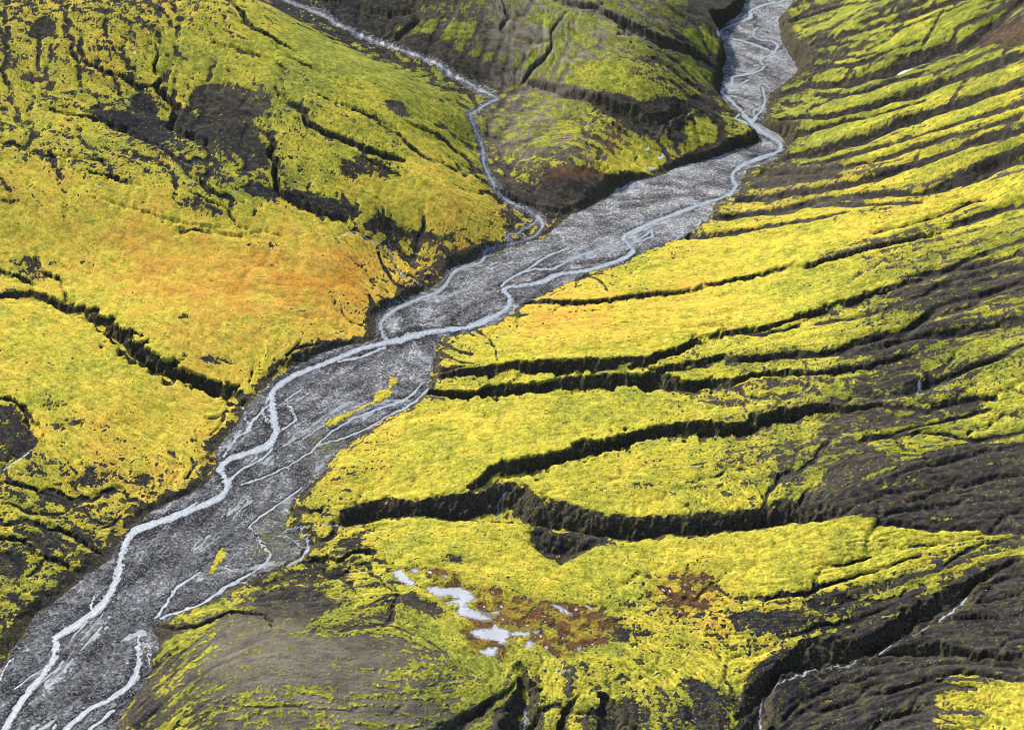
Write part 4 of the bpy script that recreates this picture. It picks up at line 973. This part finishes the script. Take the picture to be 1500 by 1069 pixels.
    bump = t.n('ShaderNodeBump', {'Strength': 1.0, 'Distance': 1.3, 'Height': hgt})
    b = t.n('ShaderNodeBsdfPrincipled', {'Base Color': col, 'Roughness': 0.95, 'Specular IOR Level': 0.05, 'Normal': bump.outputs[0]})
    t.t.links.new(b.outputs[0], t.out.inputs[0])
    return t.m


def water_material(name, base, rough, white, wave, shallow=None, spec=0.5):
    t = NT(name)
    pos = t.n('ShaderNodeNewGeometry').outputs['Position']
    n1 = t.noise(pos, 0.35, 3, 0.65)
    n2 = t.noise(pos, 1.2, 2, 0.6)
    w = t.math('MULTIPLY', t.ss(t.math('ADD', n1, t.math('MULTIPLY', t.math('SUBTRACT', n2, 0.5), 0.9)), 0.46, 0.66), white)
    col = t.mix(w, base, (0.48, 0.51, 0.54))
    if wave < 0.1:
        col = t.mix(t.ss(t.noise(pos, 0.06, 2, 0.5), 0.35, 0.65), col, (0.31, 0.32, 0.335))
    if shallow:
        sh = t.attr("shallow")[0]
        sh = t.ss(t.math('ADD', sh, t.math('MULTIPLY', t.math('SUBTRACT', n1, 0.5), 2.4)), 0.30, 1.0)
        col = t.mix(t.math('MULTIPLY', sh, 0.85), col, shallow)
    bump = t.n('ShaderNodeBump', {'Strength': wave, 'Distance': 0.4, 'Height': n2})
    b = t.n('ShaderNodeBsdfPrincipled', {'Base Color': col, 'Roughness': rough, 'IOR': 1.333, 'Specular IOR Level': spec, 'Normal': bump.outputs[0]})
    t.t.links.new(b.outputs[0], t.out.inputs[0])
    return t.m


def plain_material(name, c0, c1, scale, rough=0.9):
    t = NT(name)
    pos = t.n('ShaderNodeNewGeometry').outputs['Position']
    n1 = t.noise(pos, scale, 4, 0.65)
    col = t.mix(t.ss(n1, 0.3, 0.7), c0, c1)
    bump = t.n('ShaderNodeBump', {'Strength': 0.5, 'Distance': 0.3, 'Height': n1})
    b = t.n('ShaderNodeBsdfPrincipled', {'Base Color': col, 'Roughness': rough, 'Normal': bump.outputs[0]})
    t.t.links.new(b.outputs[0], t.out.inputs[0])
    return t.m


M_GROUND = ground_material()
M_RIVER = water_material("silt_and_sky_sheen_water", (0.19, 0.225, 0.255), 0.4, 0.75, 0.6, (0.10, 0.102, 0.108), 0.3)  # pale base mixes silt with the sky's reflection, painted in
M_STREAM = water_material("shallow_stream_water", (0.17, 0.19, 0.21), 0.5, 0.6, 0.4, (0.085, 0.085, 0.085), 0.2)
M_POOL = water_material("still_pool_water", (0.36, 0.375, 0.39), 0.06, 0.0, 0.02, (0.10, 0.075, 0.045))  # mirrored sky put into the pale base colour
M_STONE = plain_material("river_stone", (0.05, 0.05, 0.053), (0.36, 0.36, 0.37), 0.23)
M_SNOW = plain_material("old_snow", (0.42, 0.43, 0.45), (0.55, 0.55, 0.57), 0.5, 0.6)
M_ROCK = plain_material("pale_rock", (0.12, 0.115, 0.11), (0.34, 0.33, 0.32), 0.6)
M_DROCK = plain_material("dark_rock", (0.03, 0.028, 0.027), (0.10, 0.09, 0.07), 0.6)

# ------------------------------------------------------------------ meshes cut from the grid
COVER = np.stack([BARE, A_GOLD, A_TONE, A_RUST], -1).reshape(-1, 4).astype(np.float32)
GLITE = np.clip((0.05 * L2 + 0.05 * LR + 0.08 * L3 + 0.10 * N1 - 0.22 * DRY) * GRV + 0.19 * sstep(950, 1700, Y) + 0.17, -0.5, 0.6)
wetrim = near_ch * (1 - sstep(0.2, 0.6, CHALL)) * GRV
GLITE = GLITE - 0.22 * wetrim
gq = (0.5 + 0.5 * ROUGH) * (1 - 0.6 * KNOLL)
GRAIN = np.stack([L0 * gq, L1 * gq, N3 * gq, N2], -1).reshape(-1, 4).astype(np.float32)
VEG = np.maximum(VEG, KNOLL * 0.5)
tg = CH['tributary_stream'] + 0.45 * N3 + 0.3 * N2
GRVM = np.maximum(GRV, 1 - sstep(1.6, 2.6, tg))
GLITE = np.where(GRVM > GRV + 0.2, 0.16, GLITE)
STONE = np.stack([GRVM, ROCK, GLITE, VEG], -1).reshape(-1, 4).astype(np.float32)
fi, fj = np.meshgrid(np.arange(NR - 1), np.arange(NC - 1), indexing='ij')
k00 = (fi * NC + fj)
QUADS = np.stack([k00, k00 + 1, k00 + NC + 1, k00 + NC], -1)


def fmean(A):
    return 0.25 * (A[:-1, :-1] + A[1:, :-1] + A[:-1, 1:] + A[1:, 1:])


def fmin(A):
    return np.minimum(np.minimum(A[:-1, :-1], A[1:, :-1]), np.minimum(A[:-1, 1:], A[1:, 1:]))


def mesh_obj(name, mask, Z, mat, attrs=True, label=None, cat=None, kind=None, group=None, shallow=None):
    q = QUADS[mask]
    if len(q) == 0:
        return None
    used, inv = np.unique(q.ravel(), return_inverse=True)
    me = bpy.data.meshes.new(name)
    co = np.stack([X.ravel()[used], Y.ravel()[used], Z.ravel()[used]], 1).astype(np.float32)
    me.vertices.add(len(co))
    me.vertices.foreach_set('co', co.ravel())
    nf = len(q)
    me.loops.add(nf * 4)
    me.loops.foreach_set('vertex_index', inv.astype(np.int32))
    me.polygons.add(nf)
    me.polygons.foreach_set('loop_start', np.arange(0, nf * 4, 4, dtype=np.int32))
    me.polygons.foreach_set('use_smooth', np.ones(nf, bool))
    if attrs:
        a = me.attributes.new("cover", 'FLOAT_COLOR', 'POINT')
        a.data.foreach_set('color', COVER[used].ravel())
        a = me.attributes.new("grain", 'FLOAT_COLOR', 'POINT')
        a.data.foreach_set('color', GRAIN[used].ravel())
        a = me.attributes.new("stone", 'FLOAT_COLOR', 'POINT')
        a.data.foreach_set('color', STONE[used].ravel())
    if shallow is not None:
        a = me.attributes.new("shallow", 'FLOAT_COLOR', 'POINT')
        sv = shallow.ravel()[used].astype(np.float32)
        a.data.foreach_set('color', np.stack([sv, sv, sv, np.ones_like(sv)], 1).ravel())
    me.materials.append(mat)
    me.update(calc_edges=True)
    o = bpy.data.objects.new(name, me)
    COL.objects.link(o)
    for k, v in (("label", label), ("category", cat), ("kind", kind), ("group", group)):
        if v:
            o[k] = v
    return o


# zones: left of the tributary, the spur between the streams, right of the river
trib = P3(CHAN["tributary_stream"][0])[::-1, :2]
tx, ty = on_ground(trib[:, 0], trib[:, 1])
nb = int(np.argmin(np.hypot(BED_L[:, 0] - 553, BED_L[:, 1] - 493)))
mid = len(BED_L) - 1
lx = np.concatenate([bx[:nb + 1], tx, [-3000, -30000, -30000, -600]])
ly = np.concatenate([by[:nb + 1], ty, [21000, 21000, 300, 300]])
si, sj, s = sdf(lx, ly, 50, X, Y)
LEFT = np.zeros((NR, NC), bool)
LEFT[si, sj] = s > 0
mx = np.concatenate([bx[nb:mid + 1], [3000, -3000], tx[::-1]])
my = np.concatenate([by[nb:mid + 1], [21000, 21000], ty[::-1]])
si, sj, s = sdf(mx, my, 50, X, Y)
MIDZ = np.zeros((NR, NC), bool)
MIDZ[si, sj] = s > 0
Lf = LEFT[:-1, :-1]
Mf = MIDZ[:-1, :-1] & ~Lf
gravelf = fmean(GRV) > 0.5
islf = fmean(isl_m) > 0.5
mossf = (fmean(BARE) < 0) & ~gravelf & ~islf
mesh_obj("gravel_riverbed", gravelf, H2, M_GROUND, label="broad grey gravel bed of the braided river", kind="structure", cat="riverbed")
ZONES = (("hillside_left", Lf, "left of the river and its tributary"), ("hillside_middle", Mf & ~Lf, "of the spur between the two streams"), ("hillside_right", ~Lf & ~Mf, "right of the river"))
for nm, zm, where in ZONES:
    base = zm & ~gravelf & ~islf
    mesh_obj(nm, base & ~mossf, H2, M_GROUND, label="bare dark ash and rock of the hillside " + where, kind="structure", cat="hillside")
    mesh_obj("moss", base & mossf, H2, M_GROUND, label="yellow green moss carpeting the hillside " + where, kind="stuff", cat="moss")
midx = fmean(X)
for nm, s in MOSS_ISLANDS.items():
    p = P2(s)
    qx, qy = at_height(p[:, 0], p[:, 1], 0.3)
    near = (np.abs(fmean(Y) - qy.mean()) < 130) & (np.abs(midx - qx.mean()) < 90)
    mesh_obj("moss_bar", islf & near, H2, M_GROUND, cat="moss bar", group="mossy bars in the river gravel",
             label={"long": "long crooked yellow green moss bar in mid-river gravel", "round": "small dull green moss bar on lower river gravel"}[nm])

# water, one sheet for each stream
names = list(CH)
stack = np.stack([fmin(CH[n]) for n in names])
own = np.argmin(stack, 0)
WLAB = {
    "river": ("silver braided main river winding down the grey gravel", "river"),
    "tributary_stream": ("narrow silver tributary running down between the left hill and the dark spur", "stream"),
    "side_stream": ("thin rill coming down to the tributary mouth past golden moss", "stream"),
    "terrace_stream": ("thin stream in the green side valley behind the bog terrace", "stream"),
    "canyon_stream": ("thin stream along the floor of the dark canyon at lower right", "stream"),
    "ravine_stream": ("short stream at the bottom of the shaded ravine below the bog", "stream"),
    "cascade": ("tiny white cascade on the dark slope at right", "cascade"),
    "waterfall_stream": ("small white waterfall in the upper left moss hill", "waterfall"),
    "hollow_stream": ("pale rill in the ash hollow at the left edge", "stream"),
}
for k, n in enumerate(names):
    msk = (stack[k] < 1.5) & (own == k)
    mesh_obj(n, msk, WATER_Z, M_RIVER if n == 'river' else M_STREAM, False, WLAB[n][0], WLAB[n][1], kind="structure", shallow=CH[n] * (1.0 if n == 'river' else 1.4))
M_BOG = water_material("bog_puddle_water", (0.30, 0.31, 0.32), 0.1, 0.0, 0.05)
mesh_obj("puddles", fmean(PUD) > -0.25, H1 - 0.25, M_BOG, False, "many tiny glinting puddles dotted through the rust brown bog", "puddles", kind="stuff")
taken = np.zeros(own.shape, bool)
for (s, lab), (qx, qy, z, si, sj, d) in zip(POOLS, POOLZ):
    full = np.full((NR, NC), -50.0)
    full[si, sj] = d
    msk = (fmean(full) > -2.2) & ~taken
    taken |= msk
    mesh_obj("pool", msk, np.full((NR, NC), z - 0.12), M_POOL, False, lab, "pool", group="pools of the bog terrace", shallow=np.clip(0.95 - 0.24 * full, -0.6, 1.1))


# ------------------------------------------------------------------ snow patches and single rocks
def ground_at(px, py):
    x, y = on_ground(np.array([px]), np.array([py]))
    f1, f2 = to_ij(x, y)
    return float(x[0]), float(y[0]), float(bil(H2, f1, f2)[0])


SNOW = [("1313,108;1320,102;1327,99;1340,100;1337,103;1326,106", "narrow white snow patch in a dark furrow of the right slope"),
        ("962,236;964,232;972,229;977,231;972,235;966,237", "white snow patch on the spur moss beside the gravel, nearer the top of three"),
        ("945,246;950,244;962,246;960,249;950,248", "thin flat snow streak on the spur moss beside the gravel"),
        ("944,221;950,217;953,220;948,223", "small snow speck on the spur moss above the other two"),
        ("302,217;306,215;310,219;306,221", "tiny snow patch at the foot of the dark ash gully, upper left hill"),
        ("194,80;198,76;202,78;199,81", "tiny snow fleck on moss below the upper left ridge")]
for s, lab in SNOW:
    p = P2(s)
    qx, qy = on_ground(p[:, 0], p[:, 1])
    si, sj, d = sdf(qx, qy, 12, X + W2X * 0.5, Y + W2Y * 0.5)
    full = np.full((NR, NC), -50.0)
    full[si, sj] = d
    mesh_obj("snow_patch", fmean(full) > -2.0, H2 - 0.45 + 1.0 * sstep(-1.5, 2.5, full + N3 * 0.8), M_SNOW, False, lab, "snow patch", group="old snow patches")


def boulder_mesh(seed, name):
    rg = np.random.default_rng(seed)
    import bmesh
    bm = bmesh.new()
    bmesh.ops.create_icosphere(bm, subdivisions=2, radius=1.0)
    ax = rg.normal(size=(7, 3))
    ax /= np.linalg.norm(ax, axis=1)[:, None]
    lim = rg.uniform(0.55, 0.85, 7)
    for v in bm.verts:
        c = np.array(v.co)
        for a, l in zip(ax, lim):
            e = c @ a
            if e > l:
                c = c - a * (e - l)
        v.co = c * np.array([1.15, 0.9, 0.75])
    me = bpy.data.meshes.new(name)
    bm.to_mesh(me)
    bm.free()
    return me


BOULDERS = [(397, 388, 2.6, M_ROCK, "single white boulder on the golden moss plain left of the river"), (1199, 976, 2.2, M_ROCK, "pale boulder beside the stream in the dark canyon"),
            (1349, 283, 6.5, M_DROCK, "dark rock knob capped by moss on the right slope"), (826, 988, 4.5, M_ROCK, "largest pale rock of the outcrop at the head of the shaded ravine"),
            (818, 984, 2.6, M_ROCK, "pale rock on the upper left side of the ravine-head outcrop"), (836, 986, 2.6, M_ROCK, "pale rock on the right side of the ravine-head outcrop"),
            (798, 981, 2.4, M_ROCK, "pale rock left of the outcrop, at the lip of the shaded ravine"), (774, 980, 2.0, M_ROCK, "grey rock directly above the shaded ravine"),
            (1290, 107, 2.5, M_ROCK, "pale rock in the dark furrow left of the narrow snow patch")]
for k, (px, py, r, mat, lab) in enumerate(BOULDERS):
    r *= 0.62
    me = boulder_mesh(40 + k, "boulder")
    me.materials.append(mat)
    o = bpy.data.objects.new("boulder", me)
    COL.objects.link(o)
    x, y, z = ground_at(px, py)
    o.location = (x, y, z + r * 0.15)
    o.scale = (r, r, r)
    o.rotation_euler = (0.2 * k, 0.1 * k, 1.3 * k)
    o["label"], o["category"], o["group"] = lab, "boulder", "single boulders"

# ------------------------------------------------------------------ loose stones, too many to count
base = np.array([[1, 0, 0], [-.2, .95, .1], [-1, -.1, 0], [.1, -1, .05], [.1, .15, .75], [0, 0, -.6]])
faces = np.array([[0, 1, 4], [1, 2, 4], [2, 3, 4], [3, 0, 4], [1, 0, 5], [2, 1, 5], [3, 2, 5], [0, 3, 5]])
FX, FY, FZ = fmean(X), fmean(Y), fmean(H2)


def strew(name, where, count, rmin, rvar, mat, label, seed):
    rg = np.random.default_rng(seed)
    jj = np.flatnonzero(where.ravel())
    pick = rg.choice(jj, min(count, len(jj)), replace=False)
    n = len(pick)
    sx = FX.ravel()[pick] + rg.uniform(-.7, .7, n)
    sy = FY.ravel()[pick] + rg.uniform(-.7, .7, n)
    fi_, fj_ = to_ij(sx, sy)
    sz = bil(H2, fi_, fj_)
    rad = (rmin + rvar * rg.random(n) ** 3) * (0.8 + sy / 2600)
    an = rg.random(n) * 6.283
    ca, sa = np.cos(an), np.sin(an)
    bv = base[None] * (1 + rg.uniform(-.3, .3, (n, 6, 3))) * rad[:, None, None]
    vx_ = bv[..., 0] * ca[:, None] - bv[..., 1] * sa[:, None] + sx[:, None]
    vy_ = bv[..., 0] * sa[:, None] + bv[..., 1] * ca[:, None] + sy[:, None]
    vz_ = bv[..., 2] + sz[:, None] + 0.05
    co = np.stack([vx_, vy_, vz_], -1).reshape(-1, 3).astype(np.float32)
    fc = (faces[None] + (np.arange(n) * 6)[:, None, None]).reshape(-1, 3)
    me = bpy.data.meshes.new(name)
    me.vertices.add(len(co))
    me.vertices.foreach_set('co', co.ravel())
    me.loops.add(len(fc) * 3)
    me.loops.foreach_set('vertex_index', fc.ravel().astype(np.int32))
    me.polygons.add(len(fc))
    me.polygons.foreach_set('loop_start', np.arange(0, len(fc) * 3, 3, dtype=np.int32))
    me.materials.append(mat)
    me.update(calc_edges=True)
    o = bpy.data.objects.new(name, me)
    COL.objects.link(o)
    o["label"], o["category"], o["kind"] = label, "stones", "stuff"


near = FY < 2300
strew("gravel_stones", gravelf & (fmean(CHALL) < 0.15) & near, 26000, 0.28, 0.55, M_STONE, "loose grey stones strewn over the river gravel", 3)
ashf = ~gravelf & ~mossf & ~islf & near & (fmean(SLOPE) < 0.8) & (np.abs(FX) < dep(FY) * 0.40)
strew("slope_stones", ashf & (fmean(N1) > -0.3), 9000, 0.14, 0.6, M_ROCK, "pale stones scattered over the bare ash slopes", 5)
